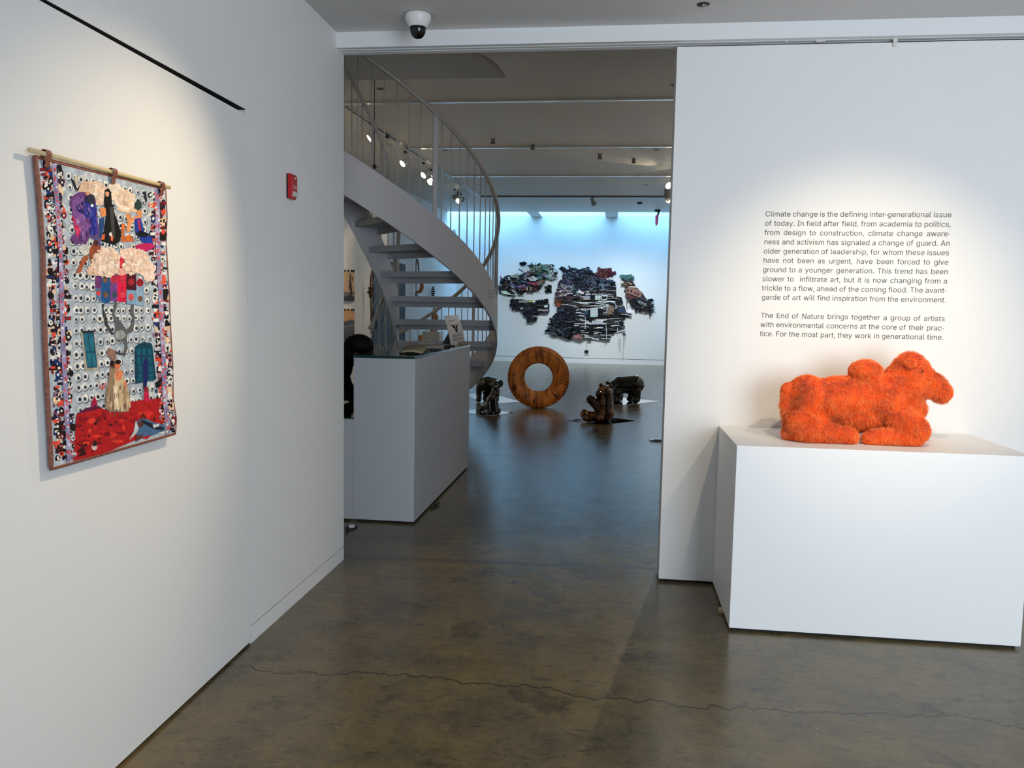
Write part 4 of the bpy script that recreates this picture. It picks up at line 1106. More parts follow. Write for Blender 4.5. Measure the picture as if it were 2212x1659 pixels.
ty = thing('wooden_sculpture', 'large truck tyre shape carved from brown wood standing upright on the gallery floor', 'sculpture', (TC.x, TYY, 0))
TM = Matrix.Translation((TC.x, TYY, RO)) @ Matrix.Rotation(math.radians(4), 4, 'Z') @ Matrix.Rotation(PI / 2, 4, 'X')
prof = [(RIn + 0.012, -0.100), (RIn, -0.088), (RIn - 0.002, 0.0), (RIn, 0.088), (RIn + 0.012, 0.100), (RIn + 0.03, 0.106), (RIn + 0.05, 0.104), (0.32, 0.124), (0.37, 0.128), (0.41, 0.122), (0.436, 0.108), (RO - 0.014, 0.090), (RO - 0.012, 0.0), (RO - 0.014, -0.090), (0.436, -0.108), (0.41, -0.122), (0.37, -0.128), (0.32, -0.124), (RIn + 0.05, -0.104), (RIn + 0.03, -0.106)]
MB().lathe(prof, TM, 96, closed=True).build('tyre_body', M_TYRE, ty, True)
lg = MB(); NL = 54
for k in range(NL):
    a0 = 2 * PI * k / NL; a1 = a0 + 2 * PI / NL * 0.70
    for z0_, z1_, sh in ((0.028, 0.118, 0), (-0.118, -0.028, 0.5), (-0.02, 0.02, 0.25)):
        aa, ab = a0 + sh * 2 * PI / NL, a1 + sh * 2 * PI / NL
        ro = RO; ri_ = RO - 0.05 if abs(z0_) > 0.05 or abs(z1_) > 0.05 else RO - 0.02
        vs = []
        for r_, sq in ((ri_, 1.0), (ro, 0.86)):
            for a_ in (aa, ab):
                for zz in (z0_, z1_):
                    out_z = zz * (sq if abs(zz) > 0.1 else 1)
                    vs.append(TM @ Vector((r_ * math.cos(a_), r_ * math.sin(a_), out_z)))
        lg.add(vs, [(0, 1, 3, 2), (4, 6, 7, 5), (0, 4, 5, 1), (2, 3, 7, 6), (0, 2, 6, 4), (1, 5, 7, 3)])
for k in range(NL):
    a0 = 2 * PI * (k + .1) / NL; a1 = a0 + 2 * PI / NL * .68
    for sg in (1, -1):
        vs = []
        for r_, zz in ((.408, .120), (.409, .134), (.440, .126), (RO - .001, .112), (RO - .03, .09)):
            for a_ in (a0, a1): vs.append(TM @ Vector((r_ * math.cos(a_), r_ * math.sin(a_), sg * zz)))
        lg.add(vs, [(0, 1, 3, 2), (2, 3, 5, 4), (4, 5, 7, 6), (6, 7, 9, 8), (0, 2, 4, 6, 8), (1, 9, 7, 5, 3)])
lg.build('tread_blocks', M_TYRE, ty)
M_CRACK = mat('wood_crack', rgb(26, 14, 8), 0.8)
ck = MB()
def radial(a_, r_, w_): 
    p = TM @ Vector((r_ * math.cos(a_), r_ * math.sin(a_), 0.1300)); return p
for ang, ra, rb, wd in ((-98, .285, .445, .010), (-45, .31, .45, .011), (97, .24, .42, .004), (90, .25, .43, .003), (70, .3, .42, .003), (-12, .3, .41, .003), (140, .32, .43, .003)):
    a_ = math.radians(ang); nn = 9; up_, dn_ = [], []
    for k in range(nn):
        r_ = ra + (rb - ra) * k / (nn - 1); w_ = wd * math.sin(PI * (k + 0.7) / (nn + 0.4)) ; j = random.uniform(-.004, .004)
        zz = 0.1255 + 0.004 * (1 - ((r_ - 0.37) / 0.08) ** 2) if r_ > 0.3 else 0.112 + (r_ - 0.264) * 0.35
        for lst, sg in ((up_, 1), (dn_, -1)):
            lst.append(TM @ Vector((r_ * math.cos(a_) - (j + sg * w_) * math.sin(a_), r_ * math.sin(a_) + (j + sg * w_) * math.cos(a_), zz)))
    for k in range(nn - 1): ck.add([dn_[k], dn_[k + 1], up_[k + 1], up_[k]], [(0, 1, 2, 3)])
ck.build('cracks', M_CRACK, ty)

# ------------------------------------------------------------------ glazed bears on sheets
M_BEARBLK = mat('black_glaze', rgb(9, 9, 11), 0.05, coat=0.6)
def brown_glaze():
    m = mat('dripping_brown_glaze', rgb(40, 24, 12), 0.05, coat=0.6); nt = m.node_tree; N = nt.nodes; L = nt.links
    tc = N.new('ShaderNodeTexCoord'); mp = N.new('ShaderNodeMapping'); mp.inputs['Scale'].default_value = (1, 1, 0.12); L.new(tc.outputs['Object'], mp.inputs[0])
    n = N.new('ShaderNodeTexNoise'); n.inputs['Scale'].default_value = 26; n.inputs['Detail'].default_value = 4; L.new(mp.outputs[0], n.inputs['Vector'])
    r = N.new('ShaderNodeValToRGB'); e = r.color_ramp.elements
    e[0].position = 0.42; e[0].color = (*rgb(16, 10, 8), 1); e[1].position = 0.62; e[1].color = (*rgb(140, 94, 50), 1)
    x = e.new(0.52); x.color = (*rgb(74, 42, 22), 1)
    L.new(n.outputs[0], r.inputs[0]); L.new(r.outputs[0], N['Principled BSDF'].inputs['Base Color']); return m
M_BEARBRN = brown_glaze()
M_SHEETW = mat('mirror_sheet', rgb(236, 240, 242), 0.03, metal=1.0)
M_SHEETB = mat('dark_mirror_sheet', rgb(60, 60, 62), 0.03, metal=1.0)
def floor_sheet(name, px, m, label, z=0.004):
    pts = [at_z(x, y, 0.0) for x, y in px]
    return tag(MB().prism(pts, (0, 0, z)).build(name, m), label, 'floor sheet', 'mirror sheets under the bears')
floor_sheet('floor_sheet', [(1034, 868), (1004, 851), (1062, 851), (1124, 868), (1085, 871.5)], M_SHEETW, 'bright mirror square on the floor under the standing bear left of the tyre')
floor_sheet('floor_sheet', [(1010, 893.5), (984, 887), (1052, 884.5), (1114, 892), (1080, 896), (1054, 897.5)], M_SHEETW, 'bright mirror square on the floor under the small sitting cub')
floor_sheet('floor_sheet', [(1224, 908), (1310, 901), (1372, 909), (1303, 918)], M_SHEETB, 'dark mirror square on the floor under the brown sitting bear')
floor_sheet('floor_sheet', [(1259, 868.5), (1338, 858), (1426, 867.5), (1345, 875)], M_SHEETW, 'bright mirror square on the floor under the standing bear right of the tyre')

def bear_scale(Y): return FOC / Y * 1.0
# left standing bear, head lowered towards the right
def PY(Y): return lambda x, y: at_y(1000 + x / 11.85, 780 + y / 11.85, Y)
def bal(mb, f, x, y, rx, ry_m, rz, dY=0.0, sc=11.85, Y=12.5):
    c_ = f(x, y); k = 1 / (sc * FOC / Y); mb.ball(c_ + Vector((0, dY, 0)), (rx * k, ry_m, rz * k), None, 18, 12)
YL = 12.78; f = PY(YL); S = 1 / (11.85 * FOC / YL); b_ = MB()
bal(b_, f, 640, 590, 210, 0.155, 215, 0, Y=YL); bal(b_, f, 520, 600, 140, 0.15, 180, 0.03, Y=YL); bal(b_, f, 780, 590, 150, 0.14, 180, -0.03, Y=YL)
b_.capsule(f(520, 590), f(800, 590), 185 * S, 175 * S, 18)
bal(b_, f, 860, 600, 120, 0.12, 130, -0.10, Y=YL); bal(b_, f, 850, 680, 90, 0.08, 100, -0.17, Y=YL)
for x, dY in ((430, -0.06), (560, 0.08), (720, 0.07), (880, -0.06)):
    zt = f(x, 640).z; c_ = f(x, 640)
    b_.capsule((c_.x, YL + dY, zt), (c_.x, YL + dY, 0.055), 78 * S, 70 * S)
    b_.ball((c_.x, YL + dY - 0.02, 0.05), (76 * S, 0.075, 0.05))
for v_ in [0]: pass
tb = thing('bear_sculpture', 'glossy black bear standing on a mirror sheet left of the tyre, round ear raised', 'sculpture', (f(640, 0).x, YL, 0.004), 'glazed bear sculptures')
def settle(ob, z):
    for v in ob.data.vertices:
        if v.co.z < z: v.co.z = z
settle(blob(b_, 'body', M_BEARBLK, tb, 0.011, 5), 0.0045)
b_ = MB(); c_ = f(980, 565); b_.ball(c_ + Vector((0, -0.10, 0)), (74 * S, 0.035, 100 * S), Matrix.Rotation(0.25, 4, 'Y')); b_.build('ear', M_BEARBLK, tb, True)
b_ = MB(); c_ = f(735, 500); b_.ball(c_ + Vector((0, -0.13, 0)), (50 * S, 0.03, 54 * S)); b_.build('ear', M_BEARBLK, tb, True)
# small sitting cub
YCb = 11.32; f = PY(YCb); S = 1 / (11.85 * FOC / YCb); b_ = MB()
bal(b_, f, 700, 1170, 180, 0.12, 190, 0, Y=YCb); bal(b_, f, 730, 1010, 150, 0.10, 150, 0, Y=YCb); bal(b_, f, 840, 780, 115, 0.095, 150, 0, Y=YCb); bal(b_, f, 800, 900, 120, 0.09, 140, 0, Y=YCb)
bal(b_, f, 890, 820, 70, 0.06, 90, -0.07, Y=YCb)
b_.capsule(f(700, 1180), f(820, 850), 175 * S, 118 * S, 18)
for x, y0_, dY in ((700, 1000, -0.09), (860, 930, -0.10)):
    c_ = f(x, y0_); e_ = f(x + 20, 1330); b_.capsule(c_ + Vector((0, dY, 0)), (e_.x, YCb + dY - 0.02, 0.045), 66 * S, 60 * S)
c_ = f(400, 1310); e_ = f(560, 1290); b_.capsule((c_.x, YCb - 0.04, 0.05), (e_.x, YCb, 0.07), 40 * S, 60 * S); c_ = f(500, 1240); b_.ball((c_.x, YCb, 0.085), (60 * S, 0.06, 70 * S))
c_ = f(930, 1300); b_.ball((c_.x, YCb - 0.02, 0.05), (50 * S, 0.07, 0.045))
tb = thing('bear_sculpture', 'small glossy black cub sitting upright on a mirror sheet in front of the standing bear', 'sculpture', (f(740, 0).x, YCb, 0.004), 'glazed bear sculptures')
settle(blob(b_, 'body', M_BEARBLK, tb, 0.009, 4), 0.0045)
for x in (770, 925):
    c_ = f(x, 640 if x < 800 else 650); MB().ball(c_, (38 * S, 0.02, 44 * S)).build('ear', M_BEARBLK, tb, True)
# brown bear sitting, one foot and arm raised
def PB(Y): return lambda x, y: at_y(1210 + x / 9.217, 780 + y / 9.217, Y)
YB_ = 10.93; f = PB(YB_); S = 1 / (9.217 * FOC / YB_); b_ = MB()
def bb(x, y, rx, ry, rz, dY=0): b_.ball(f(x, y) + Vector((0, dY, 0)), (rx * S, ry, rz * S), None, 20, 14)
bb(890, 1020, 190, 0.135, 190); bb(850, 1110, 190, 0.14, 110); bb(880, 850, 160, 0.12, 170); bb(885, 620, 170, 0.12, 150); bb(890, 720, 145, 0.11, 130)
bb(780, 640, 80, 0.07, 90, -0.06)
b_.capsule(f(890, 1000), f(890, 640), 178 * S, 158 * S, 20)
b_.capsule(f(610, 750) + Vector((0, -0.05, 0)), f(760, 950) + Vector((0, -0.06, 0)), 92 * S, 70 * S)
b_.capsule(f(500, 1060) + Vector((0, -0.06, 0)), f(760, 1090) + Vector((0, -0.04, 0)), 88 * S, 90 * S)
bb(490, 1040, 86, 0.075, 104, -0.06); b_.capsule(f(520, 1110) + Vector((0, -.16, 0)), f(760, 1120) + Vector((0, -0.08, 0)), 66 * S, 80 * S)
tb = thing('bear_sculpture', 'brown drip-glazed bear sitting on a dark mirror sheet with a raised foot', 'sculpture', (f(880, 0).x, YB_, 0.004), 'glazed bear sculptures')
settle(blob(b_, 'body', M_BEARBRN, tb, 0.010, 6), 0.0045)
for x, y in ((815, 485), (1005, 500)): MB().ball(f(x, y), (46 * S, 0.03, 50 * S)).build('ear', M_BEARBRN, tb, True)
# right standing bear
YR = 13.40; f = PB(YR); S = 1 / (9.217 * FOC / YR); b_ = MB()
def br(x, y, rx, ry, rz, dY=0): b_.ball(f(x, y) + Vector((0, dY, 0)), (rx * S, ry, rz * S), None, 20, 14)
br(1500, 460, 145, 0.17, 180); br(1340, 480, 200, 0.155, 165); br(1180, 470, 140, 0.15, 170); br(1080, 480, 110, 0.11, 110, -0.05); br(1030, 560, 90, 0.09, 90, -0.12); br(1150, 620, 100, 0.12, 120, -0.03)
b_.capsule(f(1180, 480), f(1490, 470), 170 * S, 185 * S, 18)
for x, dY, yt in ((1130, -0.09, 620), (1190, 0.09, 620), (1430, 0.09, 560), (1530, -0.09, 560)):
    c_ = f(x, yt); b_.capsule((c_.x, YR + dY, c_.z), (c_.x, YR + dY, 0.06), 80 * S, 70 * S); b_.ball((c_.x - 0.02, YR + dY, 0.05), (80 * S, 0.085, 0.05))
tb = thing('bear_sculpture', 'glossy black bear standing side-on on a mirror sheet right of the tyre', 'sculpture', (f(1340, 0).x, YR, 0.004), 'glazed bear sculptures')
settle(blob(b_, 'body', M_BEARBLK, tb, 0.011, 6), 0.0045)
for x, y in ((945, 430), (1040, 470)): MB().ball(f(x, y) + Vector((0, -0.06, 0)), (42 * S, 0.03, 40 * S)).build('ear', M_BEARBLK, tb, True)
# floor outlet plate
a, b_, c, d = at_z(1402, 949, 0), at_z(1405, 953.5, 0), at_z(1445, 954.5, 0), at_z(1445, 949, 0)
t = thing('floor_outlet', 'small steel outlet plate on the floor beside the partition edge', 'outlet', (a + c) / 2)
MB().prism([a, b_, c, d], (0, 0, 0.012)).build('plate', mat('brushed_steel', rgb(150, 160, 170), 0.3, 0.8), t)
q = at_z(1428, 950.8, 0.012); MB().box(q + Vector((-0.09, -0.03, 0)), q + Vector((0.09, 0.03, 0.008))).build('lid', M_GREYP, t)

# ------------------------------------------------------------------ wall assemblage of torn rubber and paper
R2 = random.Random(5)
M_ASM = vcol_mat('salvaged_scrap', 0.6, spec=0.3, bump=0.2, bscale=50)
M_HOLE = mat('opening_black', rgb(5, 5, 7), 0.9)
WY = BY - 0.002
def k5(x, y): return at_y(1070 + x / 9.216, 540 + y / 9.216, WY)
def k6(x, y): return at_y(1180 + x / 7.54, 560 + y / 7.54, WY)
NAVY = [(14, 17, 30), (22, 26, 44), (44, 54, 72), (8, 8, 12), (84, 98, 116), (28, 34, 52), (6, 6, 9), (120, 132, 146)]
DARK = [(10, 10, 14), (18, 18, 24), (34, 34, 42), (16, 18, 34), (70, 70, 78), (8, 8, 10), (44, 46, 58), (100, 96, 96)]
STRIPE = [(226, 226, 226), (170, 172, 178), (22, 22, 28), (10, 10, 14), (236, 236, 234), (100, 104, 114), (14, 14, 20), (60, 64, 78), (206, 204, 202), (240, 240, 240)]
PURP = [(40, 32, 62), (70, 60, 84), (18, 16, 30), (120, 110, 124), (200, 196, 192), (12, 12, 18), (96, 60, 70), (150, 130, 120)]
REDD = [(120, 66, 62), (84, 44, 48), (196, 192, 186), (30, 26, 30), (140, 90, 78), (70, 62, 64), (16, 14, 18), (124, 110, 106), (30, 32, 44)]
GREEN = [(80, 128, 112), (130, 160, 148), (40, 80, 72), (180, 190, 180), (24, 40, 40), (110, 140, 126), (60, 100, 96), (150, 158, 160)]
def inside_spans(poly, z):
    xs = []
    for (x0, z0), (x1, z1) in zip(poly, poly[1:] + poly[:1]):
        if (z0 <= z < z1) or (z1 <= z < z0): xs.append(x0 + (x1 - x0) * (z - z0) / (z1 - z0))
    xs.sort(); return list(zip(xs[::2], xs[1::2]))
def strips(mb, poly3, zone, step=(0.020, 0.034), lens=(0.10, 0.55), dep=(0.03, 0.13), amp=0.022, tilt=0.0):
    poly = [(p.x, p.z) for p in poly3]; z = max(p[1] for p in poly) - 0.008; zlo = min(p[1] for p in poly)
    ph = R2.uniform(0, 6)
    while z > zlo:
        th = R2.uniform(*step)
        for x0, x1 in inside_spans(poly, z):
            x = x0 - R2.uniform(0, 0.02)
            while x < x1 - 0.015:
                L = min(R2.uniform(*lens), x1 + R2.uniform(0, 0.02) - x)
                if L < 0.02: break
                n = max(3, int(L / 0.045)); d0 = R2.uniform(*dep); c = R2.choice(zone(x + L / 2, z))
                f_ = R2.uniform(0.8, 1.15); mb.col = tuple(q * f_ for q in rgb(*c))
                p1, p2 = R2.uniform(0, 6), R2.uniform(8, 22); a2 = R2.uniform(0, 0.010); tt = th * R2.uniform(0.55, 0.95); tl = tilt + R2.uniform(-.06, .06)
                vs = []
                for i in range(n + 1):
                    xx = x + L * i / n; zz = z + amp * math.sin(xx * 5 + ph + z * 3) + a2 * math.sin(xx * p2 + p1) + (xx - x - L / 2) * tl
                    dd = d0 * (1 + 0.18 * math.sin(xx * p2 * 0.7 + p1))
                    h_ = tt * (1 + 0.25 * math.sin(xx * 31 + p1)) / 2
                    vs += [(xx, WY, zz - h_), (xx, WY - dd, zz - h_ * 0.8), (xx, WY - dd, zz + h_ * 0.8), (xx, WY, zz + h_)]
                fs = [(i * 4 + k, i * 4 + (k + 1) % 4, i * 4 + 4 + (k + 1) % 4, i * 4 + 4 + k) for i in range(n) for k in range(3)] + [(0, 3, 2, 1), (n * 4, n * 4 + 1, n * 4 + 2, n * 4 + 3)]
                mb.add(vs, fs); x += L + R2.uniform(0, 0.012)
        z -= th
def curls(mb, poly3, zone, count, size=(0.04, 0.13), rad=(0.010, 0.022), base=0.08):
    """crumpled rags and torn ribbons scattered inside an outline"""
    poly = [(p.x, p.z) for p in poly3]
    xlo, xhi = min(p[0] for p in poly), max(p[0] for p in poly); zlo, zhi = min(p[1] for p in poly), max(p[1] for p in poly)
    n = 0
    while n < count:
        x, z = R2.uniform(xlo, xhi), R2.uniform(zlo, zhi)
        if not any(a <= x <= b for a, b in inside_spans(poly, z)): continue
        n += 1; s = R2.uniform(*size) * 1.15; mb.col = tuple(q * R2.uniform(.7, 1.3) for q in rgb(*R2.choice(zone(x, z))))
        ang = R2.uniform(-.7, .7) if R2.random() < .7 else R2.uniform(0, PI); ca, sa = math.cos(ang), math.sin(ang)
        nu, nv = 8, 5; wd_ = s * R2.uniform(.18, .5); vs = []
        bend = R2.uniform(-.5, .5)
        for j in range(nv):
            for i in range(nu):
                u = (i / (nu - 1) - .5) * 2 * s; v = (j / (nv - 1) - .5) * 2 * wd_ * (1 - .3 * abs(i - 3.5) / 3.5) + bend * u * u / s
                jx, jz, jy = R2.gauss(0, s * .05), R2.gauss(0, s * .05), R2.gauss(0, .010)
                vs.append((x + u * ca - v * sa + jx, WY - base - .02 + jy - .03 * math.sin(i * 1.5 + bend * 9 + j * 1.3), z + u * sa + v * ca + jz))
        m0 = len(vs); vs += [(p[0], p[1] + .012, p[2]) for p in vs]
        fs = []
        for j in range(nv - 1):
            for i in range(nu - 1):
                k = j * nu + i; q = (k, k + 1, k + nu + 1, k + nu); fs.append(q); fs.append(tuple(m0 + t for t in q[::-1]))
        rim = [i for i in range(nu)] + [nu * (j + 1) - 1 for j in range(1, nv)] + [nu * nv - 1 - i for i in range(1, nu)] + [nu * (nv - 1 - j) for j in range(1, nv - 1)]
        for p_, q_ in zip(rim, rim[1:] + rim[:1]): fs.append((p_, m0 + p_, m0 + q_, q_))
        mb.add(vs, fs)
def openings(parent, rects, frame=None):
    for k, q in enumerate(rects):
        pts = [k6(*p) for p in q]; o_ = Vector((0, -0.135, 0))
        cx_ = sum(p.x for p in pts) / 4; cz_ = sum(p.z for p in pts) / 4
        ob = MB().prism([p + o_ for p in pts], (0, 0.10, 0)).build('window_opening', M_HOLE, parent)
        fr = MB()
        for a, b in zip(pts, pts[1:] + pts[:1]): fr.tube([a + Vector((0, -0.14, 0)), b + Vector((0, -0.14, 0))], 0.011, 6)
        fr.col = rgb(30, 30, 34); fr.c = [rgb(*(frame[k] if frame else (26, 26, 30)))] * len(fr.f)
        fr.build('frame', M_ASM, ob, colors=True)
def rectp(x0, y0, x1, y1, sk=0): return [(x0, y0), (x1, y0 + sk), (x1, y1 + sk), (x0, y1)]

# main body
main = [k6(*p) for p in ((315, 175), (350, 150), (430, 185), (560, 165), (640, 150), (690, 140), (740, 190), (780, 245), (830, 280), (900, 300), (1000, 330), (1080, 350), (1120, 350), (1130, 430), (1130, 500), (1120, 600), (1180, 625), (1205, 700), (1225, 760), (1300, 850), (1385, 850), (1380, 910), (1300, 950), (1255, 990), (1270, 1090), (1285, 1225), (1180, 1185), (1070, 1205), (1030, 1300), (900, 1318), (800, 1300), (720, 1328), (560, 1305), (440, 1275), (380, 1280), (240, 1250), (40, 1190), (75, 1150), (85, 1050), (95, 960), (125, 900), (190, 850), (190, 720), (150, 700), (150, 570), (190, 470), (200, 380), (270, 330), (270, 270))]
zt = {y: k6(600, y).z for y in (300, 420, 560, 620, 700, 780, 900, 1000, 1100, 1250)}
xt = {x: k6(x, 700).x for x in (200, 420, 480, 700, 860, 1000, 1150)}
def zone_main(x, z):
    if z > zt[420]: return NAVY if x > xt[420] - 0.1 or z > zt[300] else PURP
    if z > zt[560]: return PURP if x < xt[700] else PURP + STRIPE
    if z > zt[700]: return (REDD + PURP) if x < xt[480] else (STRIPE + PURP + STRIPE)
    if z > zt[780]: return STRIPE + REDD if x < xt[860] else STRIPE
    if x < xt[420]: return NAVY + DARK
    if x > xt[1000] and z > zt[900]: return DARK + STRIPE
    return STRIPE + STRIPE + DARK
asm = thing('scrap_relief', 'largest piece of the layered scrap relief, like a tower block, on the far wall', 'wall sculpture', (k6(700, 700).x, BY, k6(700, 1300).z), 'scrap relief pieces on the far wall')
m_ = MB(); strips(m_, main, zone_main); ob = m_.build('layered_strips', M_ASM, asm, colors=True)
def zn(pal): return lambda x, z: pal
m_ = MB(); curls(m_, [k6(*p) for p in ((290, 190), (620, 160), (760, 220), (800, 420), (1060, 370), (1060, 470), (500, 540), (300, 420), (330, 300))], zn(NAVY), 130, (0.05, 0.15)); m_.build('torn_rubber', M_ASM, asm, True, colors=True)
m_ = MB(); curls(m_, [k6(*p) for p in ((270, 400), (400, 350), (440, 560), (250, 620))], zn(PURP + [(220, 216, 210)]), 46, (0.03, 0.10), (0.006, 0.014), 0.11); m_.build('crumpled_paper', M_ASM, asm, True, colors=True)
m_ = MB(); curls(m_, [k6(*p) for p in ((175, 720), (185, 640), (225, 640), (225, 750), (180, 750))], zn([(190, 110, 84), (170, 90, 70), (140, 70, 56)]), 16, (0.04, 0.10), (0.016, 0.028), 0.08); m_.build('rust_cloth', M_ASM, asm, True, colors=True)
m_ = MB(); curls(m_, [k6(*p) for p in ((50, 1180), (90, 980), (330, 1000), (460, 1270), (300, 1260))], zn(DARK + NAVY), 60, (0.05, 0.16), (0.012, 0.026), 0.09); curls(m_, [k6(*p) for p in ((230, 830), (430, 800), (470, 960), (230, 1010))], zn(DARK + NAVY), 40, (0.05, 0.13), (0.012, 0.026), 0.10); m_.build('black_rubber', M_ASM, asm, True, colors=True)
m_ = MB(); curls(m_, [k6(*p) for p in ((860, 290), (870, 180), (980, 155), (1090, 240), (1000, 280))], zn([(92, 40, 48), (120, 60, 66), (70, 28, 36)]), 34, (0.05, 0.14), (0.010, 0.02), 0.05); m_.build('maroon_coil', M_ASM, asm, True, colors=True)
m_ = MB(); curls(m_, [k6(*p) for p in ((450, 1275), (480, 1240), (640, 1270), (600, 1290))], zn([(200, 150, 142), (170, 110, 104)]), 9, (0.04, 0.10), (0.012, 0.02), 0.11); m_.build('pink_roll', M_ASM, asm, True, colors=True)
m_ = MB(); curls(m_, [k6(*p) for p in ((480, 580), (500, 520), (590, 530), (600, 620), (490, 640))], zn([(220, 220, 216), (170, 172, 176), (20, 20, 24)]), 22, (0.03, 0.08), (0.008, 0.014), 0.13); m_.build('white_scrap', M_ASM, asm, True, colors=True)
for q, cc in (((795, 590, 888, 662), (206, 206, 204)), ((718, 800, 842, 940), (208, 210, 210)), ((640, 560, 720, 590), (180, 186, 190)), ((745, 1000, 930, 1060), (196, 198, 198)), ((608, 600, 715, 660), (170, 172, 176))):
    m_ = MB(); x0_, y0_, x1_, y1_ = q; ny = max(2, int((y1_ - y0_) / 14))
    for j in range(ny):
        m_.col = tuple(v * R2.uniform(.75, 1.1) for v in rgb(*cc)); ya = y0_ + (y1_ - y0_) * j / ny; yb = ya + (y1_ - y0_) / ny * R2.uniform(.75, .98)
        m_.prism([k6(x0_, ya) + Vector((0, -0.128, 0)), k6(x1_, ya + R2.uniform(-3, 3)) + Vector((0, -0.128, 0)), k6(x1_, yb) + Vector((0, -0.128, 0)), k6(x0_, yb) + Vector((0, -0.128, 0))], (0, R2.uniform(-.02, -.004), 0))
    m_.build('pale_wall_sheet', M_ASM, asm, colors=True)
openings(asm, [rectp(730, 592, 788, 665), [(895, 600), (998, 592), (985, 655), (908, 662)], rectp(688, 832, 716, 940), [(850, 802), (932, 815), (915, 905), (850, 900)], rectp(495, 1102, 556, 1190), [(705, 1090), (775, 1095), (765, 1240), (700, 1235)], [(935, 1062), (1018, 1060), (1012, 1200), (945, 1210)], [(1172, 1010), (1252, 1005), (1262, 1112), (1195, 1100)], [(812, 470), (880, 460), (862, 520), (815, 522)], rectp(400, 800, 470, 860), rectp(1075, 755, 1120, 800)],
         [(26, 26, 30), (214, 214, 210), (26, 26, 30), (40, 40, 44), (26, 26, 30), (26, 26, 30), (26, 26, 30), (120, 120, 122), (40, 36, 40), (24, 24, 30), (60, 60, 60)])
m_ = MB(); m_.col = rgb(206, 206, 204)
for pts in ([(640, 940), (638, 1140)], [(925, 1062), (960, 1050), (975, 1070), (985, 1310)], [(1060, 700), (1120, 720), (1140, 760), (1130, 810)], [(985, 730), (995, 800), (975, 890)], [(630, 800), (640, 850)], [(1160, 1110), (1165, 1195)]):
    m_.tube([k6(*p) + Vector((0, -0.17, 0)) for p in pts], 0.009, 6)
m_.build('white_cord', M_ASM, asm, colors=True)
m_ = MB(); m_.col = rgb(128, 104, 88)
for (x0_, y0_, x1_, y1_) in ((985, 770, 1020, 870), (1025, 760, 1060, 870), (1060, 770, 1105, 850), (1000, 870, 1080, 900)):
    m_.prism([k6(*p) + Vector((0, -0.15, 0)) for p in rectp(x0_, y0_, x1_, y1_, R2.uniform(-8, 8))], (0, 0.08, 0))
m_.build('brown_cabin', M_ASM, asm, colors=True)
for q, c, oy, th in (([(1155, 610), (1225, 620), (1255, 720), (1120, 700)], (10, 10, 14), -.13, .08), ([(1165, 780), (1270, 760), (1305, 870), (1150, 870)], (10, 10, 14), -.13, .08), ([(1080, 520), (1135, 520), (1150, 620), (1100, 640)], (10, 10, 14), -.13, .08),
                     ([(1165, 800), (1250, 770), (1300, 865), (1165, 870)], (40, 58, 84), -.145, .05), ([(860, 340), (930, 310), (985, 360), (900, 390)], (40, 58, 84), -.145, .05), ([(1005, 330), (1100, 345), (1090, 375), (1000, 370)], (40, 58, 84), -.145, .05), ([(640, 845), (690, 838), (690, 905), (636, 905)], (40, 58, 84), -.145, .05)):
    m_ = MB(); m_.col = rgb(*c); m_.prism([k6(*p) + Vector((0, oy, 0)) for p in q], (0, th, 0)); m_.build('dark_panel', M_ASM, asm, colors=True)
m_ = MB(); m_.col = rgb(60, 66, 80)
for x, y0_, y1_ in ((1175, 1290, 1420), (1192, 1300, 1500), (1210, 1290, 1540), (1255, 1230, 1660), (1275, 1220, 1420), (905, 1400, 1440), (955, 1380, 1420), (980, 1330, 1400), (1290, 1220, 1330)):
    m_.tube([k6(x, y0_) + Vector((0, -0.01, 0)), k6(x - 4, y1_) + Vector((0, -0.01, 0))], 0.0035, 5)
m_.build('hanging_threads', M_ASM, asm, colors=True)

# left wing
arm = [k5(*p) for p in ((320, 990), (440, 990), (620, 1000), (790, 985), (1050, 970), (1050, 1040), (1070, 1060), (1070, 1210), (1040, 1250), (900, 1250), (830, 1290), (820, 1420), (700, 1440), (610, 1340), (560, 1250), (330, 1160))]
wg = thing('scrap_relief', 'long low left wing of the dark scrap relief, touching the tower at its right end', 'wall sculpture', (k5(780, 1100).x, BY, k5(780, 1400).z), 'scrap relief pieces on the far wall')
m_ = MB(); strips(m_, arm, lambda x, z: DARK + NAVY + PURP + DARK, lens=(0.08, 0.3)); m_.build('layered_strips', M_ASM, wg, colors=True)
m_ = MB(); curls(m_, [k5(*p) for p in ((330, 1000), (470, 1000), (480, 1150), (340, 1150))], zn(DARK), 26, (0.03, .09), (.008, .018), .08); curls(m_, [k5(*p) for p in ((560, 1180), (820, 1200), (800, 1400), (690, 1420))], zn(DARK), 40, (0.04, .12), (.01, .022), .08); m_.build('black_rubber', M_ASM, wg, True, colors=True)
m_ = MB()
for q, c in (([(470, 1010), (680, 1005), (670, 1050), (480, 1050)], (150, 140, 130)), ([(670, 1020), (790, 990), (740, 1040), (690, 1045)], (214, 186, 92)), ([(745, 1010), (805, 1000), (800, 1060), (760, 1065)], (236, 232, 220)), ([(970, 1110), (1040, 1095), (1060, 1130), (995, 1150)], (206, 214, 206)), ([(860, 1180), (1060, 1185), (1055, 1215), (860, 1215)], (170, 150, 136)), ([(500, 1150), (570, 1140), (560, 1180), (510, 1190)], (140, 146, 140))):
    m_.col = rgb(*c); m_.prism([k5(*p) + Vector((0, -0.135, 0)) for p in q], (0, 0.05, 0))
m_.build('pale_sheets', M_ASM, wg, colors=True)
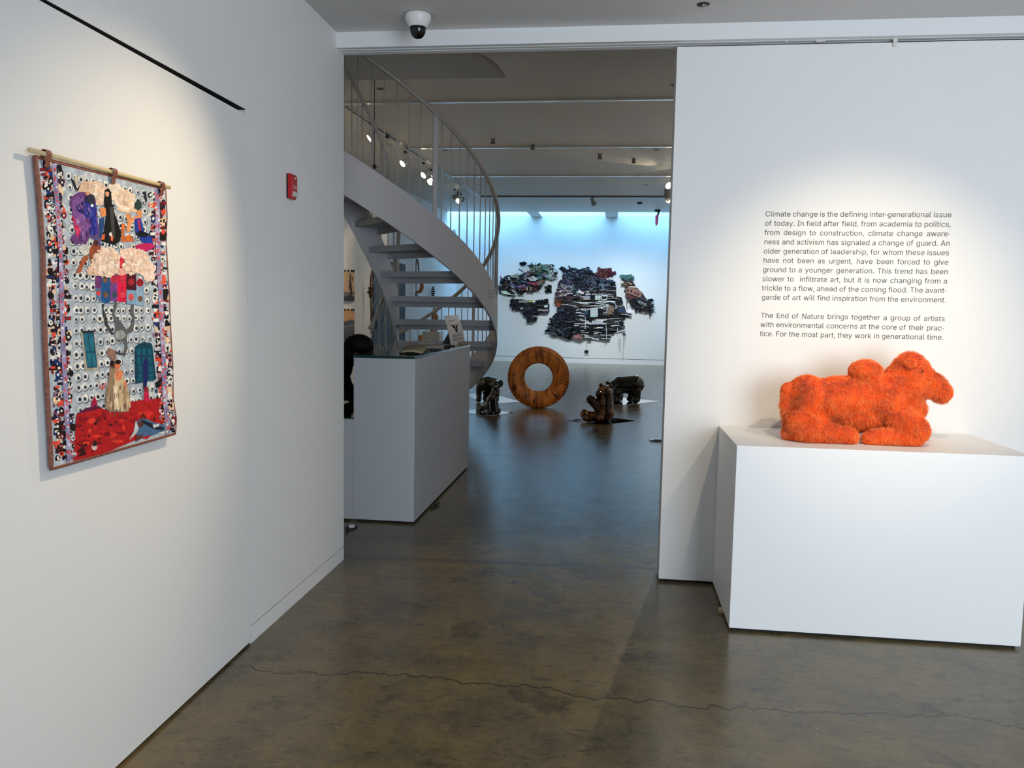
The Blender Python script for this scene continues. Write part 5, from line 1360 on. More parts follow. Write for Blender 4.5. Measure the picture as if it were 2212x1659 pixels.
for (x0_, y0_, x1_, y1_) in ((870, 985, 900, 1045), (920, 980, 950, 1040), (985, 980, 1010, 1040), (1020, 975, 1050, 1030)):
    MB().prism([k5(*p) + Vector((0, -0.14, 0)) for p in rectp(x0_, y0_, x1_, y1_)], (0, 0.05, 0)).build('window_opening', M_HOLE, wg)

# upper-left cluster of houses
ul = thing('scrap_relief', 'upper left cluster of the scrap relief with green houses and a white gable', 'wall sculpture', (k5(700, 600).x, BY, k5(700, 850).z), 'scrap relief pieces on the far wall')
gz = [k5(*p) for p in ((690, 260), (850, 300), (1010, 290), (1110, 310), (1160, 385), (1210, 410), (1240, 440), (1200, 570), (1090, 590), (900, 600), (840, 520), (760, 450), (690, 400))]
dz_ = [k5(*p) for p in ((95, 640), (180, 540), (260, 500), (330, 560), (480, 580), (560, 500), (580, 450), (740, 450), (860, 560), (930, 600), (910, 730), (850, 790), (720, 840), (640, 830), (560, 870), (440, 860), (400, 760), (160, 740))]
ez_ = [k5(*p) for p in ((60, 700), (150, 700), (220, 720), (330, 800), (405, 880), (380, 915), (240, 890), (90, 860))]
m_ = MB(); strips(m_, gz, zn(GREEN), lens=(0.06, .25), dep=(.03, .10)); strips(m_, dz_, zn(NAVY + PURP + REDD), lens=(0.06, .28), dep=(.03, .11)); strips(m_, ez_, zn(DARK + [(214, 220, 190)]), lens=(.06, .25)); m_.build('layered_strips', M_ASM, ul, colors=True)
m_ = MB(); m_.col = rgb(222, 222, 218); m_.prism([k5(*p) + Vector((0, -0.13, 0)) for p in ((660, 570), (760, 510), (865, 585), (800, 620), (700, 615))], (0, .05, 0)); m_.build('white_gable', M_ASM, ul, colors=True)
m_ = MB()
for q, c in (([(890, 310), (1010, 295), (1015, 330), (905, 340)], (118, 128, 110)), ([(1055, 300), (1130, 305), (1130, 370), (1060, 370)], (170, 178, 160)), ([(930, 350), (1030, 350), (1030, 400), (940, 400)], (60, 130, 124)), ([(1070, 410), (1140, 405), (1130, 540), (1090, 560), (1070, 500)], (196, 206, 196)), ([(780, 380), (880, 340), (890, 400), (800, 410)], (210, 206, 190)), ([(1160, 400), (1240, 395), (1240, 440), (1160, 450)], (180, 186, 196)), ([(315, 520), (455, 470), (465, 520), (330, 550)], (150, 146, 120)), ([(90, 700), (140, 690), (140, 720), (90, 730)], (140, 146, 130)), ([(640, 650), (850, 650), (860, 690), (700, 695)], (178, 60, 76)), ([(220, 600), (250, 540), (300, 540), (300, 590), (350, 600)], (206, 206, 206)), ([(90, 820), (220, 815), (330, 890), (180, 880)], (214, 224, 190)), ([(620, 740), (660, 740), (650, 830), (640, 830)], (190, 170, 140)), ([(690, 730), (730, 740), (720, 840), (700, 840)], (170, 146, 116))):
    m_.col = rgb(*c); m_.prism([k5(*p) + Vector((0, -0.125, 0)) for p in q], (0, .05, 0))
m_.build('house_fronts', M_ASM, ul, colors=True)
m_ = MB(); curls(m_, gz, zn(GREEN), 44, (.03, .09), (.007, .015), .09); curls(m_, dz_, zn(NAVY + REDD), 60, (.03, .1), (.008, .018), .10); m_.build('crumpled_scrap', M_ASM, ul, True, colors=True)
for q in ([(795, 370), (825, 368), (825, 400), (800, 402)], [(840, 365), (870, 360), (872, 395), (842, 398)], [(1070, 318), (1110, 318), (1108, 355), (1072, 355)], [(235, 560), (270, 550), (272, 590), (240, 598)], [(95, 740), (130, 740), (130, 790), (95, 790)], [(100, 825), (120, 825), (120, 850), (100, 850)]):
    MB().prism([k5(*p) + Vector((0, -0.14, 0)) for p in q], (0, .03, 0)).build('window_opening', M_HOLE, ul)
m_ = MB(); m_.col = rgb(70, 84, 100)
for pts in ([(470, 380), (510, 400), (560, 440)], [(740, 240), (735, 290)], [(810, 255), (795, 300)], [(880, 290), (890, 320)]): m_.tube([k5(*p) + Vector((0, -.06, 0)) for p in pts], .012, 6)
m_.build('twigs', M_ASM, ul, colors=True)
# small dark bit above, small tree
m_ = MB(); curls(m_, [k5(*p) for p in ((530, 280), (560, 250), (590, 265), (590, 295), (560, 300))], zn(DARK[:6] + [(60, 66, 72)]), 18, (.03, .07), (.012, .02), .05)
tag(m_.build('scrap_bit', M_ASM, colors=True), 'small dark scrap alone above the upper left cluster of the far-wall relief', 'wall sculpture', 'scrap relief pieces on the far wall')
m_ = MB(); tri = [k5(*p) for p in ((1065, 680), (1135, 760), (1100, 770), (1140, 840), (1000, 830), (1030, 770), (1005, 740))]
strips(m_, tri, zn([(22, 40, 30), (30, 56, 44), (14, 20, 18), (50, 70, 60)]), lens=(.06, .2), dep=(.04, .09)); curls(m_, tri, zn([(22, 40, 30), (40, 64, 50), (14, 20, 18)]), 14, (.02, .045), (.008, .014), .08)
tag(m_.build('scrap_tree', M_ASM, colors=True), 'small dark green tree-shaped scrap on the far wall left of the tower', 'wall sculpture', 'scrap relief pieces on the far wall')
# right fragment
rg = thing('scrap_relief', 'right fragment of the scrap relief with brown arched houses slanting down', 'wall sculpture', (k6(1450, 600).x, BY, k6(1450, 880).z), 'scrap relief pieces on the far wall')
r1_ = [k6(*p) for p in ((1225, 260), (1260, 258), (1380, 268), (1395, 335), (1330, 352), (1250, 325))]
r2_ = [k6(*p) for p in ((1262, 370), (1400, 350), (1470, 450), (1560, 520), (1580, 560), (1640, 640), (1600, 640), (1500, 640), (1390, 690), (1330, 680), (1300, 580), (1275, 550), (1295, 450))]
r3_ = [k6(*p) for p in ((1390, 690), (1500, 640), (1690, 660), (1720, 740), (1745, 830), (1690, 880), (1560, 840), (1390, 770))]
m_ = MB(); strips(m_, r1_, zn(GREEN[:5] + [(60, 110, 112)]), lens=(.06, .2), dep=(.03, .09)); strips(m_, r2_, zn([(120, 84, 76), (96, 60, 60), (70, 40, 48), (150, 120, 104), (30, 24, 28), (110, 80, 70)]), lens=(.1, .35), tilt=-0.25); strips(m_, r3_, zn(DARK + NAVY + [(110, 120, 124)]), lens=(.08, .3), tilt=-0.28); m_.build('layered_strips', M_ASM, rg, colors=True)
m_ = MB(); curls(m_, r1_, zn([(70, 120, 116), (40, 84, 84), (110, 150, 146)]), 26, (.03, .09), (.008, .015), .08); curls(m_, r3_, zn(DARK), 50, (.03, .1), (.009, .018), .09); curls(m_, [k6(*p) for p in ((1250, 400), (1320, 380), (1310, 440), (1270, 430))], zn([(150, 124, 96), (120, 96, 76)]), 9, (.03, .08), (.012, .02), .06); curls(m_, [k6(*p) for p in ((1330, 630), (1390, 620), (1380, 690), (1340, 690))], zn([(110, 116, 100), (40, 40, 40), (150, 140, 120)]), 16, (.03, .07), (.01, .016), .07); m_.build('crumpled_scrap', M_ASM, rg, True, colors=True)
m_ = MB()
for q, c in (([(1320, 460), (1480, 480), (1560, 560), (1540, 630), (1400, 590), (1290, 560)], (146, 104, 90)), ([(1340, 440), (1470, 445), (1480, 470), (1350, 460)], (200, 186, 176)), ([(1280, 570), (1420, 600), (1400, 650), (1300, 620)], (96, 44, 54))):
    m_.col = rgb(*c); m_.prism([k6(*p) + Vector((0, -.125, 0)) for p in q], (0, .05, 0))
m_.build('brown_house_front', M_ASM, rg, colors=True)
for (x, y, w_, h_) in ((1332, 510, 26, 40), (1386, 520, 26, 44), (1446, 552, 26, 36), (1490, 572, 26, 40)):
    MB().prism([k6(x + w_ / 2 * math.cos(a), y + (h_ / 2 if math.sin(a) > 0 else h_ / 2) * -math.sin(a)) + Vector((0, -.13, 0)) for a in np.linspace(0, 2 * PI, 12, endpoint=False)], (0, .03, 0)).build('arched_window', M_HOLE, rg)
m_ = MB(); m_.col = rgb(204, 200, 194)
for k in range(6):
    m_.tube([k6(1490 + k * 24, 665 + k * 10) + Vector((0, -.15, 0)), k6(1498 + k * 24, 715 + k * 9) + Vector((0, -.15, 0))], .008, 6)
m_.build('pale_arcade', M_ASM, rg, colors=True)
m_ = MB(); m_.col = rgb(24, 24, 30)
m_.tube([k6(1685, 860) + Vector((0, -.05, 0)), k6(1686, 955) + Vector((0, -.05, 0))], .014, 6); m_.tube([k6(1615, 850) + Vector((0, -.03, 0)), k6(1617, 895) + Vector((0, -.03, 0))], .006, 5); m_.tube([k6(1310, 700) + Vector((0, -.03, 0)), k6(1314, 810) + Vector((0, -.03, 0))], .006, 5)
m_.build('hanging_threads', M_ASM, rg, colors=True)
# little black box on its cord below the tower
a, b_ = k6(665, 1330), k6(655, 1480)
hb = thing('hanging_box', 'small black box hanging on a thin cord below the tower relief', 'box', (b_.x, BY, b_.z))
MB().tube([a + Vector((0, -.015, 0)), b_ + Vector((0, -.015, 0))], .004, 5).build('cord', M_GREYP, hb)
MB().box((b_.x - .055, BY - .05, k6(655, 1522).z), (b_.x + .055, BY - .004, b_.z)).build('body', M_BLACK, hb, bevel=.006)
tag(MB().box((b_.x - .07, BY - .012, k6(655, 1562).z), (b_.x + .07, BY - .003, k6(655, 1552).z)).build('label_strip', M_GREYP), 'tiny grey label strip on the far wall under the small black box', 'label')

# ------------------------------------------------------------------ works on the left gallery wall
def lw_box(mb, px0, px1, out=0.03, off=0.003):
    """a rectangle on the left wall between two pixel corners, thickened into the room"""
    a, b = at_lw(*px0), at_lw(*px1); n_ = Vector((1, -LWB, 0)).normalized()
    pts = [Vector((lwx(a.y), a.y, a.z)), Vector((lwx(b.y), b.y, a.z)), Vector((lwx(b.y), b.y, b.z)), Vector((lwx(a.y), a.y, b.z))]
    mb.prism([p + n_ * off for p in pts], n_ * out); return pts, n_
def painted(name, zones):
    m = bpy.data.materials.new(name); m.use_nodes = True; nt = m.node_tree; N = nt.nodes; L = nt.links
    tc = N.new('ShaderNodeTexCoord'); sp = N.new('ShaderNodeSeparateXYZ'); L.new(tc.outputs['Generated'], sp.inputs[0])
    n = N.new('ShaderNodeTexNoise'); n.inputs['Scale'].default_value = 5; n.inputs['Detail'].default_value = 5; L.new(tc.outputs['Object'], n.inputs['Vector'])
    ad = N.new('ShaderNodeMath'); ad.operation = 'MULTIPLY_ADD'; ad.inputs[1].default_value = 0.22; L.new(n.outputs[0], ad.inputs[0]); L.new(sp.outputs['Z'], ad.inputs[2])
    sb = N.new('ShaderNodeMath'); sb.operation = 'SUBTRACT'; sb.inputs[1].default_value = 0.11; L.new(ad.outputs[0], sb.inputs[0])
    r = N.new('ShaderNodeValToRGB'); e = r.color_ramp.elements
    while len(e) > 1: e.remove(e[0])
    e[0].position = zones[0][0]; e[0].color = (*rgb(*zones[0][1]), 1)
    for ps, c in zones[1:]:
        x = e.new(ps); x.color = (*rgb(*c), 1)
    L.new(sb.outputs[0], r.inputs[0]); L.new(r.outputs[0], N['Principled BSDF'].inputs['Base Color']); N['Principled BSDF'].inputs['Roughness'].default_value = .7
    return m
for (ya, yb, lab, zones, tree) in ((584, 651, 'upper landscape print on the left gallery wall with a dark tree against tan sky', [(0, (30, 34, 46)), (.16, (40, 44, 54)), (.22, (150, 130, 116)), (.27, (58, 54, 54)), (.34, (206, 166, 130)), (1, (214, 178, 136))], True),
                                   (668, 733, 'lower landscape print on the left gallery wall, grey ground under orange sky', [(0, (58, 58, 64)), (.42, (92, 92, 98)), (.46, (140, 136, 126)), (.5, (70, 72, 82)), (.6, (78, 76, 84)), (.66, (214, 158, 104)), (1, (218, 168, 116))], False)):
    pr = thing('landscape_print', lab, 'picture', at_lw(754, yb), 'landscape prints on the left gallery wall')
    m_ = MB(); pts, n_ = lw_box(m_, (738, ya), (762, yb)); m_.build('print', painted('print_paint', zones), pr)
    m_ = MB()
    for px in (741, 748, 756, 760): m_.ball(at_lw(px, ya + 1) + n_ * .035, .022, None, 8, 6)
    m_.build('dark_top_edge', M_BLACK, pr)
    if tree:
        m_ = MB(); c_ = at_lw(754.5, 614)
        for k in range(26):
            a_ = R2.uniform(0, 6.28); r_ = R2.uniform(0, .9); yy = c_.y + math.cos(a_) * r_ * .12; m_.ball(Vector((lwx(yy), yy, c_.z + math.sin(a_) * r_ * .20)) + n_ * .034, (.004, .03, .045), None, 8, 6)
        b0 = at_lw(754.5, 622); m_.tube([Vector((lwx(b0.y), b0.y, b0.z)) + n_ * .036, Vector((lwx(b0.y), b0.y, at_lw(754.5, 638).z)) + n_ * .036], [.02, .012], 6)
        m_.build('tree_silhouette', mat('print_dark', rgb(74, 66, 62), .8), pr)
# dark blue painting with pale grass strokes
pg = thing('grass_painting', 'tall dark blue painting of pale reeds leaning on the left gallery wall behind the stair', 'picture', at_lw(830, 770))
m_ = MB(); a_ = at_lw(804, 585); b2 = at_lw(872, 585); pts, n_ = None, Vector((1, -LWB, 0)).normalized()
zb_ = at_lw(838, 772).z
m_.prism([Vector((lwx(a_.y), a_.y, zb_)) + n_ * .003, Vector((lwx(b2.y), b2.y, zb_)) + n_ * .003, Vector((lwx(b2.y), b2.y, a_.z + .25)) + n_ * .003, Vector((lwx(a_.y), a_.y, a_.z + .25)) + n_ * .003], n_ * .04)
m_.build('canvas', mat('slate_blue_canvas', rgb(70, 88, 108), .7, var=.12, vscale=4), pg)
m_ = MB()
def lwp(y, z, o): return Vector((lwx(y), y, z)) + n_ * o
for k in range(34):
    y = R2.uniform(a_.y + .1, b2.y - .15); z0 = R2.uniform(1.15, 2.3); ln = R2.uniform(.25, .75)
    m_.tube([lwp(y, z0, .046), lwp(y - .04, z0 - ln * .5, .046), lwp(y - R2.uniform(.1, .28), z0 - ln, .046)], R2.uniform(.003, .006), 4)
for k in range(70):
    y = R2.uniform(a_.y + .02, b2.y - .02); z0 = zb_ + R2.uniform(.0, .05); m_.tube([lwp(y, z0, .046), lwp(y + R2.uniform(-.08, .08), z0 + R2.uniform(.1, .32), .046)], .007, 4)
for k in range(34):
    z = 0.65 + k * .034; y = at_lw(828, 690).y
    m_.tube([lwp(y - .04, z, .046), lwp(y + .05, z + .02, .046)], .009, 4)
    if k % 2 == 0: m_.tube([lwp(y + .28, z, .046), lwp(y + .34, z + .02, .046)], .007, 4)
m_.build('reed_strokes', mat('pale_green_paint', rgb(160, 176, 174), .7), pg)
# rod with wooden cup and wire
M_DKWOOD = mat('dark_turned_wood', rgb(76, 54, 38), .5)
Yb_ = at_lw(784, 650).y
def hb_(x, y): return at_y(x, y, Yb_)
bw_ = thing('rod_sculpture', 'slender brown rod with a turned wooden cup and dark wire on the left gallery wall', 'sculpture', hb_(801, 720))
MB().tube([hb_(804, 585), hb_(801, 600), hb_(800.5, 640), hb_(802, 680), hb_(802, 722)], .018, 8).build('rod', mat('brown_rod', rgb(110, 78, 44), .5), bw_, True)
c_ = hb_(801, 643); MB().lathe([(.030, 0), (.036, .02), (.044, .16), (.046, .178), (.062, .180), (.062, .197), (.05, .2)], Matrix.Translation(c_), 20).build('cup', M_DKWOOD, bw_, True)
MB().ball(hb_(796, 631.5), .028, None, 12, 8).build('knob', M_DKWOOD, bw_, True)
MB().tube([hb_(804, 672), hb_(810, 684), hb_(813, 697), hb_(812.5, 706), hb_(812, 711)], [.010, .012, .014, .014, .018], 6).build('wire', M_BLACK, bw_, True)
# curved wooden horn on a hook
Yh_ = at_lw(892, 600).y
def hh(x, y): return at_y(x, y, Yh_)
hk = thing('hooked_horn', 'curved orange wooden horn hanging from a tall thin loop on the left gallery wall', 'sculpture', hh(903, 632))
MB().tube([hh(898.8, 628), hh(898.5, 575), hh(900, 559), hh(902.5, 563), hh(904.5, 585), hh(905, 612)], [.010, .012, .016, .018, .016, .014], 8).build('loop', mat('brown_loop', rgb(120, 100, 92), .5), hk, True)
M_HORN = mat('orange_wood', rgb(196, 112, 52), .45, var=.15, vscale=20)
MB().tube([hh(898.5, 629), hh(902, 632), hh(908, 629), hh(911.5, 621), hh(911, 612), hh(909, 608)], [.02, .032, .045, .05, .042, .02], 10).build('horn', M_HORN, hk, True)
m_ = MB()
for (x, y) in ((905, 628.5), (908.5, 624.5), (910, 620), (910, 615)): m_.ball(hh(x, y) + Vector((.0, -.045, 0)), (.012, .008, .016), None, 8, 6)
m_.build('slots', M_DKWOOD, hk)
MB().box(hh(898, 640) + Vector((-.02, -.01, 0)), hh(902, 630) + Vector((.0, .03, 0))).build('wall_bracket', M_GREYP, hk)
# striped black and white small piece
Ys = at_lw(930, 625).y
zb = thing('striped_vessel', 'small black and white striped vessel with spikes on the left gallery wall', 'sculpture', at_y(930, 641, Ys))
m_ = MB(); c_ = at_y(930.5, 631, Ys) + Vector((.06, 0, 0))
for k in range(9):
    z = -.10 + k * .026; r_ = .05 * math.sqrt(max(.1, 1 - (z / .14) ** 2)); m_.col = rgb(225, 225, 222) if k % 2 else rgb(24, 24, 26)
    m_.lathe([(r_ * .96, z), (r_, z + .013), (r_ * .95, z + .026)], Matrix.Translation(c_), 14)
m_.build('body', M_ASM, zb, True, colors=True)
MB().tube([c_ + Vector((.02, 0, .10)), c_ + Vector((.07, 0, .24))], .004, 5).tube([c_ + Vector((-.01, 0, .10)), c_ + Vector((.01, 0, .17))], .004, 5).build('spikes', M_GREYP, zb)
# white plinth with carved bust, and a carved figure beside it
a_, b2 = at_z(903, 803, 0), None
Yp = 18.6; pl_l, pl_r = at_y(912, 716, Yp), at_y(950, 716, Yp)
pp = thing('gallery_plinth', 'small white plinth by the left gallery wall carrying a carved terracotta bust', 'plinth', ((pl_l.x + pl_r.x) / 2, Yp + .2, 0))
MB().box((pl_l.x, Yp, .012), (pl_r.x, Yp + .42, pl_l.z)).build('body', M_PLINTH, pp, bevel=.003)
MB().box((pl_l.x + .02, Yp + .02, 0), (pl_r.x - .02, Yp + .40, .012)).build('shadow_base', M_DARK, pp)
M_TERRA = mat('terracotta_wood', rgb(190, 122, 78), .55, var=.12, vscale=14)
cx_ = at_y(934, 700, Yp).x; zt_ = pl_l.z; b_ = MB()
b_.box((cx_ - .08, Yp + .1, zt_), (cx_ + .07, Yp + .26, zt_ + .09)); b_.capsule((cx_, Yp + .18, zt_ + .09), (cx_ + .01, Yp + .18, zt_ + .24), .055, .05)
b_.ball((cx_ + .015, Yp + .18, zt_ + .33), (.085, .08, .10)); b_.capsule((cx_ + .01, Yp + .18, zt_ + .40), (cx_ + .01, Yp + .18, zt_ + .50), .055, .052); b_.ball((cx_ + .02, Yp + .10, zt_ + .32), (.02, .03, .03))
tb = thing('carved_bust', 'terracotta coloured carved bust on the small white gallery plinth', 'sculpture', (cx_, Yp + .18, zt_))
ob = blob(b_, 'bust', M_TERRA, tb, .012, 3); settle(ob, zt_ + .0005)
fx = at_y(908, 740, 18.3).x; b_ = MB()
b_.capsule((fx, 18.3, .10), (fx, 18.3, .40), .10, .085); b_.ball((fx, 18.3, .58), (.085, .08, .12)); b_.capsule((fx, 18.3, .70), (fx + .01, 18.3, .80), .075, .07); b_.ball((fx, 18.3, .08), (.12, .11, .08)); b_.capsule((fx - .06, 18.24, .5), (fx - .06, 18.22, .3), .03, .03); b_.capsule((fx + .06, 18.24, .5), (fx + .06, 18.22, .3), .03, .03)
tb = thing('carved_figure', 'pale carved wooden figure standing on the floor left of the small gallery plinth', 'sculpture', (fx, 18.3, 0))
settle(blob(b_, 'figure', mat('pale_carved_wood', rgb(208, 158, 104), .55, var=.12, vscale=14), tb, .013, 3), .001)
# pale panel low on the left wall near the far corner
o = MB(); a_ = at_lw(980, 496); b2 = at_lw(985, 506)
lw_box(o, (979, 495), (984, 507), .02); tag(o.build('grey_box', M_GREYP), 'small grey box high on the left gallery wall near the far corner', 'wall box')

# ------------------------------------------------------------------ ceiling tracks and lights of the rear gallery
M_TRACKW = mat('white_track', rgb(240, 240, 240), .22, metal=.85)
M_TRACKD = mat('black_track', rgb(26, 26, 28), .5)
M_TRACKG = mat('grey_track', rgb(96, 100, 108), .5)
def trx(Y): return -3.42 + (Y - 14.6) * .0442
a, b_ = Vector((trx(9.75), 9.75, 0)), Vector((trx(19.25), 19.25, 0)); dr = (b_ - a).normalized(); sd = Vector((dr.y, -dr.x, 0))
t = thing('lighting_track', 'long white lighting track with a black slot running along the left gallery wall', 'lighting track', (a + b_) / 2 + Vector((0, 0, BZ)), 'lighting tracks on the gallery ceiling')
for w0, w1, z0_, z1_, nm, mm in ((-.03, .03, .0, .022, 'rail', M_TRACKW), (-.012, .012, .022, .026, 'slot', M_TRACKD)):
    MB().prism([a + sd * w0 + Vector((0, 0, BZ - z1_)), b_ + sd * w0 + Vector((0, 0, BZ - z1_)), b_ + sd * w1 + Vector((0, 0, BZ - z1_)), a + sd * w1 + Vector((0, 0, BZ - z1_))], (0, 0, z1_ - z0_)).build(nm, mm, t)
XR_ = 1.02
t = thing('lighting_track', 'white lighting track running along the right gallery wall beside the partition edge', 'lighting track', (XR_, 14, BZ), 'lighting tracks on the gallery ceiling')
MB().box((XR_ - .03, 9, BZ - .022), (XR_ + .03, 19.25, BZ)).build('rail', M_TRACKW, t)
MB().box((XR_ - .012, 9, BZ - .026), (XR_ + .012, 19.25, BZ - .022)).build('slot', M_TRACKD, t)
for Yt, m1, lab in ((10.50, M_TRACKW, 'white lighting track across the ceiling, nearest of four to the opening'), (13.42, M_TRACKW, 'white lighting track across the ceiling, second of four from the opening'), (16.22, M_TRACKW, 'white lighting track across the ceiling, third of four from the opening'), (19.12, M_TRACKG, 'grey lighting track across the ceiling just before the skylights')):
    t = thing('lighting_track', lab, 'lighting track', (-1.2, Yt, BZ), 'lighting tracks on the gallery ceiling')
    x0_ = trx(Yt) + .034
    MB().box((x0_, Yt - .03, BZ - .030), (XR_ - .034, Yt + .03, BZ)).build('rail', m1, t)
    MB().box((x0_, Yt + .0305, BZ - .018), (XR_ - .034, Yt + .052, BZ)).build('dark_edge', M_TRACKD, t)

def lamp(track_px, lens_px, aim, label, lit=True, body=M_WHITEP, size=1.0, watts=0, Y=None, cone=44, track=None):
    """track head: adapter, stem, conical head, glowing lens; aim is the direction the lens faces"""
    top = at_z(track_px[0], track_px[1], BZ - .028) if track is None else Vector((track[0], track[1], BZ - .0315))
    c_ = at_y(lens_px[0], lens_px[1], top.y + 0.0)
    aim = Vector(aim).normalized()
    t = thing('track_spotlight', label, 'spotlight', (top.x, top.y, top.z), 'track spotlights in the rear gallery')
    MB().box(top + Vector((-.018, -.05, -.03)), top + Vector((.018, .05, 0))).build('adapter', M_TRACKD, t)
    neck = c_ - aim * .13 * size
    MB().tube([top + Vector((0, 0, -.02)), Vector((top.x, top.y, neck.z + .05)), neck], .010, 8).build('stem', body, t, True)
    Q = Matrix.Translation(c_) @ aim.to_track_quat('Z', 'Y').to_matrix().to_4x4()
    MB().lathe([(r * size, h * size) for r, h in ((.022, -.17), (.034, -.165), (.036, -.10), (.048, -.07), (.064, -.012), (.066, 0.0), (.060, 0.0), (.058, -.008), (.002, -.008))], Q, 24).build('head', body, t, True)
    MB().lathe([(r * size, h * size) for r, h in ((.0575, -.006), (.050, .002), (.03, .007), (.003, .009))], Q, 24).build('lens', M_LAMP if lit else M_LENS, t, True)
    if watts:
        s = spot('gallery_spot', c_ + aim * .03, c_ + aim, watts, WARM, cone, .7, .05)
    return t
T1 = 'lit track spotlight behind the stair balusters, '
lamp((804, 267), (798, 300), (-.7, -.35, -.6), T1 + 'the nearest on the left track', watts=70)
lamp((837, 294), (843, 320), (.55, .6, -.5), 'white track spotlight turned away between the two nearest lit left ones', lit=False)
lamp((876, 327), (869, 354), (-.55, -.55, -.6), T1 + 'large and directly left of the flat stair post', watts=70)
lamp((915, 351), (914, 379), (-.5, -.6, -.6), T1 + 'higher of the pair by the flat post', watts=60)
lamp((931, 366), (928, 394), (-.5, -.62, -.6), T1 + 'lower of the pair by the flat post', watts=60)
lamp((982, 408), (979, 428), (-.85, -.1, -.5), 'unlit grey track spotlight facing the left wall near the far end of the left track', lit=False, body=M_GREYP)
lamp((990, 414), (989, 434), (-.4, -.75, -.5), 'lit track spotlight at the far end of the left track', watts=60)
lamp((996, 418), (999, 431), (.5, .8, -.3), 'grey track spotlight turned away, last on the left track', lit=False, body=M_GREYP)
lamp((1281, 424), (1283, 440), (.3, .75, -.6), 'single white spotlight on the grey cross track aimed at the far wall', lit=False, body=M_GREYP, track=(-.61, 19.12), watts=90, cone=60)
lamp((1447, 395), (1444, 401), (-.45, -.6, .15), 'lit spotlight on the right track, the upper one beside the partition edge', track=(XR_ - .035, 15.6), watts=26)
lamp((1444, 415), (1441, 421), (.2, .8, -.4), 'grey spotlight turned away on the right track, between two lit ones', lit=False, body=M_GREYP, track=(XR_, 16.6), watts=90, cone=56)
lamp((1441, 420), (1438, 431), (-.75, .2, -.5), 'grey spotlight facing left at the end of the right track', lit=False, body=M_GREYP, track=(XR_, 17.2))
lamp((1447, 420), (1444, 433), (-.3, -.75, -.5), 'lit spotlight on the right track, the lower one beside the partition edge', track=(XR_, 17.7), watts=90)
for (x, y, lab) in ((822, 191, 'nearest the stairwell hole behind the balusters'), (962, 323, 'behind the stair balusters right of the flat post'), (1034, 399, 'behind the top curve of the stair rail'), (1418, 323, 'at the right end of the second cross track'), (1395, 399, 'between third and fourth cross tracks on the right'), (1458, 184, 'half hidden by the partition edge')):
    p = at_z(x, y, BZ)
    t = thing('recessed_downlight', 'small round recessed ceiling downlight ' + lab, 'ceiling light', p, 'recessed downlights in the gallery ceiling')
    MB().lathe([(.062, .0), (.062, -.008), (.05, -.010), (.046, -.004)], Matrix.Translation(p), 24).build('rim', M_WHITEP, t, True)
    MB().lathe([(.045, -.0045), (.044, -.006), (.002, -.006)], Matrix.Translation(p + Vector((0, 0, 0))), 20).build('recess', M_SLOT, t)
for (x, y, lab) in ((1065, 299, 'leftmost of four, before the second cross track'), (1151, 312, 'overlapping the second cross track'), (1296, 333, 'third from the left of four'), (1369, 342, 'rightmost of four')):
    p = at_z(x, y, BZ)
    t = thing('ceiling_bracket', 'small clear ceiling bracket with two dark screws, ' + lab, 'bracket', p, 'small brackets on the gallery ceiling')
    MB().box(p + Vector((-.032, -.004, -.085)), p + Vector((.032, .004, 0))).build('plate', M_GREYP, t)
    for s in (-.02, .02): MB().ball(p + Vector((s, -.010, -.072)), .013, None, 10, 8).build('screw', M_BLACK, t)
    MB().ball(p + Vector((0, -.010, -.02)), .008, None, 8, 6).build('screw', M_BLACK, t)
p = at_z(1382, 437, BZ); tag(MB().box(p + Vector((-.06, -.04, -.04)), p + Vector((.06, .04, 0))).build('ceiling_box', M_BLACK, bevel=.005), 'small black box on the ceiling near the skylights', 'ceiling box')
def pink_film():
    m = mat('pink_film', rgb(255, 150, 190), .4); nt = m.node_tree; t_ = nt.nodes.new('ShaderNodeBsdfTranslucent'); t_.inputs[0].default_value = (*rgb(255, 160, 190), 1)
    mx = nt.nodes.new('ShaderNodeMixShader'); mx.inputs[0].default_value = .65
    nt.links.new(nt.nodes['Principled BSDF'].outputs[0], mx.inputs[1]); nt.links.new(t_.outputs[0], mx.inputs[2]); nt.links.new(mx.outputs[0], nt.nodes['Material Output'].inputs[0]); return m
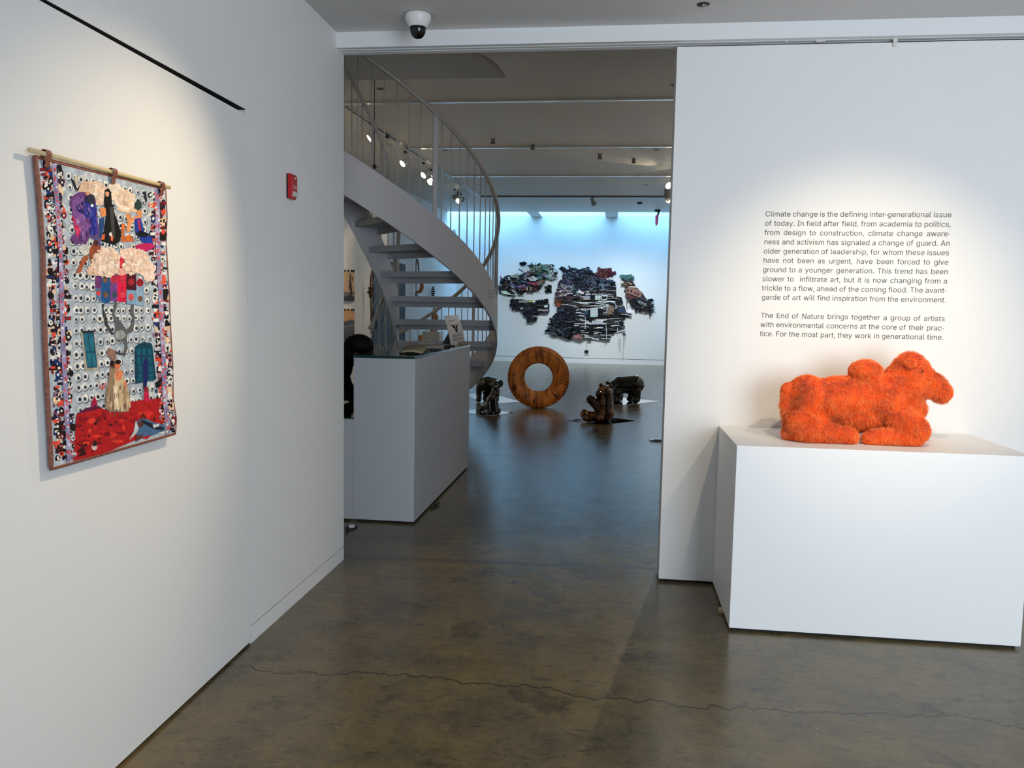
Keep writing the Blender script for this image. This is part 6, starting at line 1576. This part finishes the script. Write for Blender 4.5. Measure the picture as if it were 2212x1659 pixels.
# pink streamer under its black bracket
p = at_z(1421, 453, BZ); Yk = p.y
t = thing('hanging_streamer', 'pink folded strip hanging from a black bracket by the skylights', 'hanging strip', p)
MB().box(p + Vector((-.075, -.03, -.05)), p + Vector((.065, .03, 0))).box(p + Vector((-.005, -.02, -.12)), p + Vector((.04, .02, -.05))).build('bracket', M_BLACK, t)
MB().prism([p + Vector((-.055, 0, -.16)), p + Vector((.0, 0, -.10)), p + Vector((.03, 0, -.12)), p + Vector((.015, 0, -.36)), p + Vector((-.035, 0, -.42)), p + Vector((-.055, 0, -.34))], (0, .01, 0)).build('strip', pink_film(), t)
# thin cord with a dark disc hanging through the stairwell
p = at_z(809, 172, BZ); Yd = p.y
t = thing('hanging_disc', 'small dark wooden disc on a long black cord behind the stair balusters', 'pendant', Vector((p.x, Yd, BZ)))
d_ = at_y(808.5, 360, Yd); MB().tube([p, d_], .0045, 6).build('cord', M_BLACK, t)
MB().lathe([(.002, -.012), (.026, -.010), (.027, .010), (.002, .012)], Matrix.Translation(d_) @ Matrix.Rotation(PI / 2, 4, 'X'), 20).build('disc', M_DKWOOD, t, True)
spot('fill_spot_stair', (-0.4, 5.0, 3.98), (-2.6, 8.2, 1.8), 40, (1, .9, .78), 64, .8, .05)  # spot added to lift the stair, no lamp stands there
# right track head out of frame, lighting the floor by the opening
spot('gallery_spot_entrance', (1.02, 9.05, 3.98), (-0.25, 2.6, 0.0), 250, WARM, 34, .5, .03)
for yy in (10.4, 12.6, 14.8, 17.0): spot('fill_spot_right_wall', (1.02, yy, 3.98), (2.25, yy, 1.7), 200, (1, .9, .76), 70, .7, .05)  # added to bounce warm fill off the right wall, no heads built
for yy in (10.1, 13.0, 15.4): spot('fill_spot_left_wall', (trx(yy), yy, 3.98), (lwx(yy), yy + .2, 1.7), 110, WARM, 70, .7, .05)  # extra warm fill added along the left wall, no heads built
for xx, tx in ((-2.3, -2.4), (-0.2, -.6), (.6, .5)): spot('gallery_spot_relief', (xx, 19.12, 3.98), (tx, 23.3, .9), 360, (.74, .89, 1.0), 64, 1.0, .05)
# added warm fill on the brown bear, then the spot over the tyre
spot('fill_spot_bear', (0.95, 8.6, 3.95), (-.2, 10.95, .4), 120, WARM, 26, .8)
spot('gallery_spot_tyre', (0.9, 9.2, 3.95), (-1.1, 12.2, .5), 170, WARM, 36, .8)
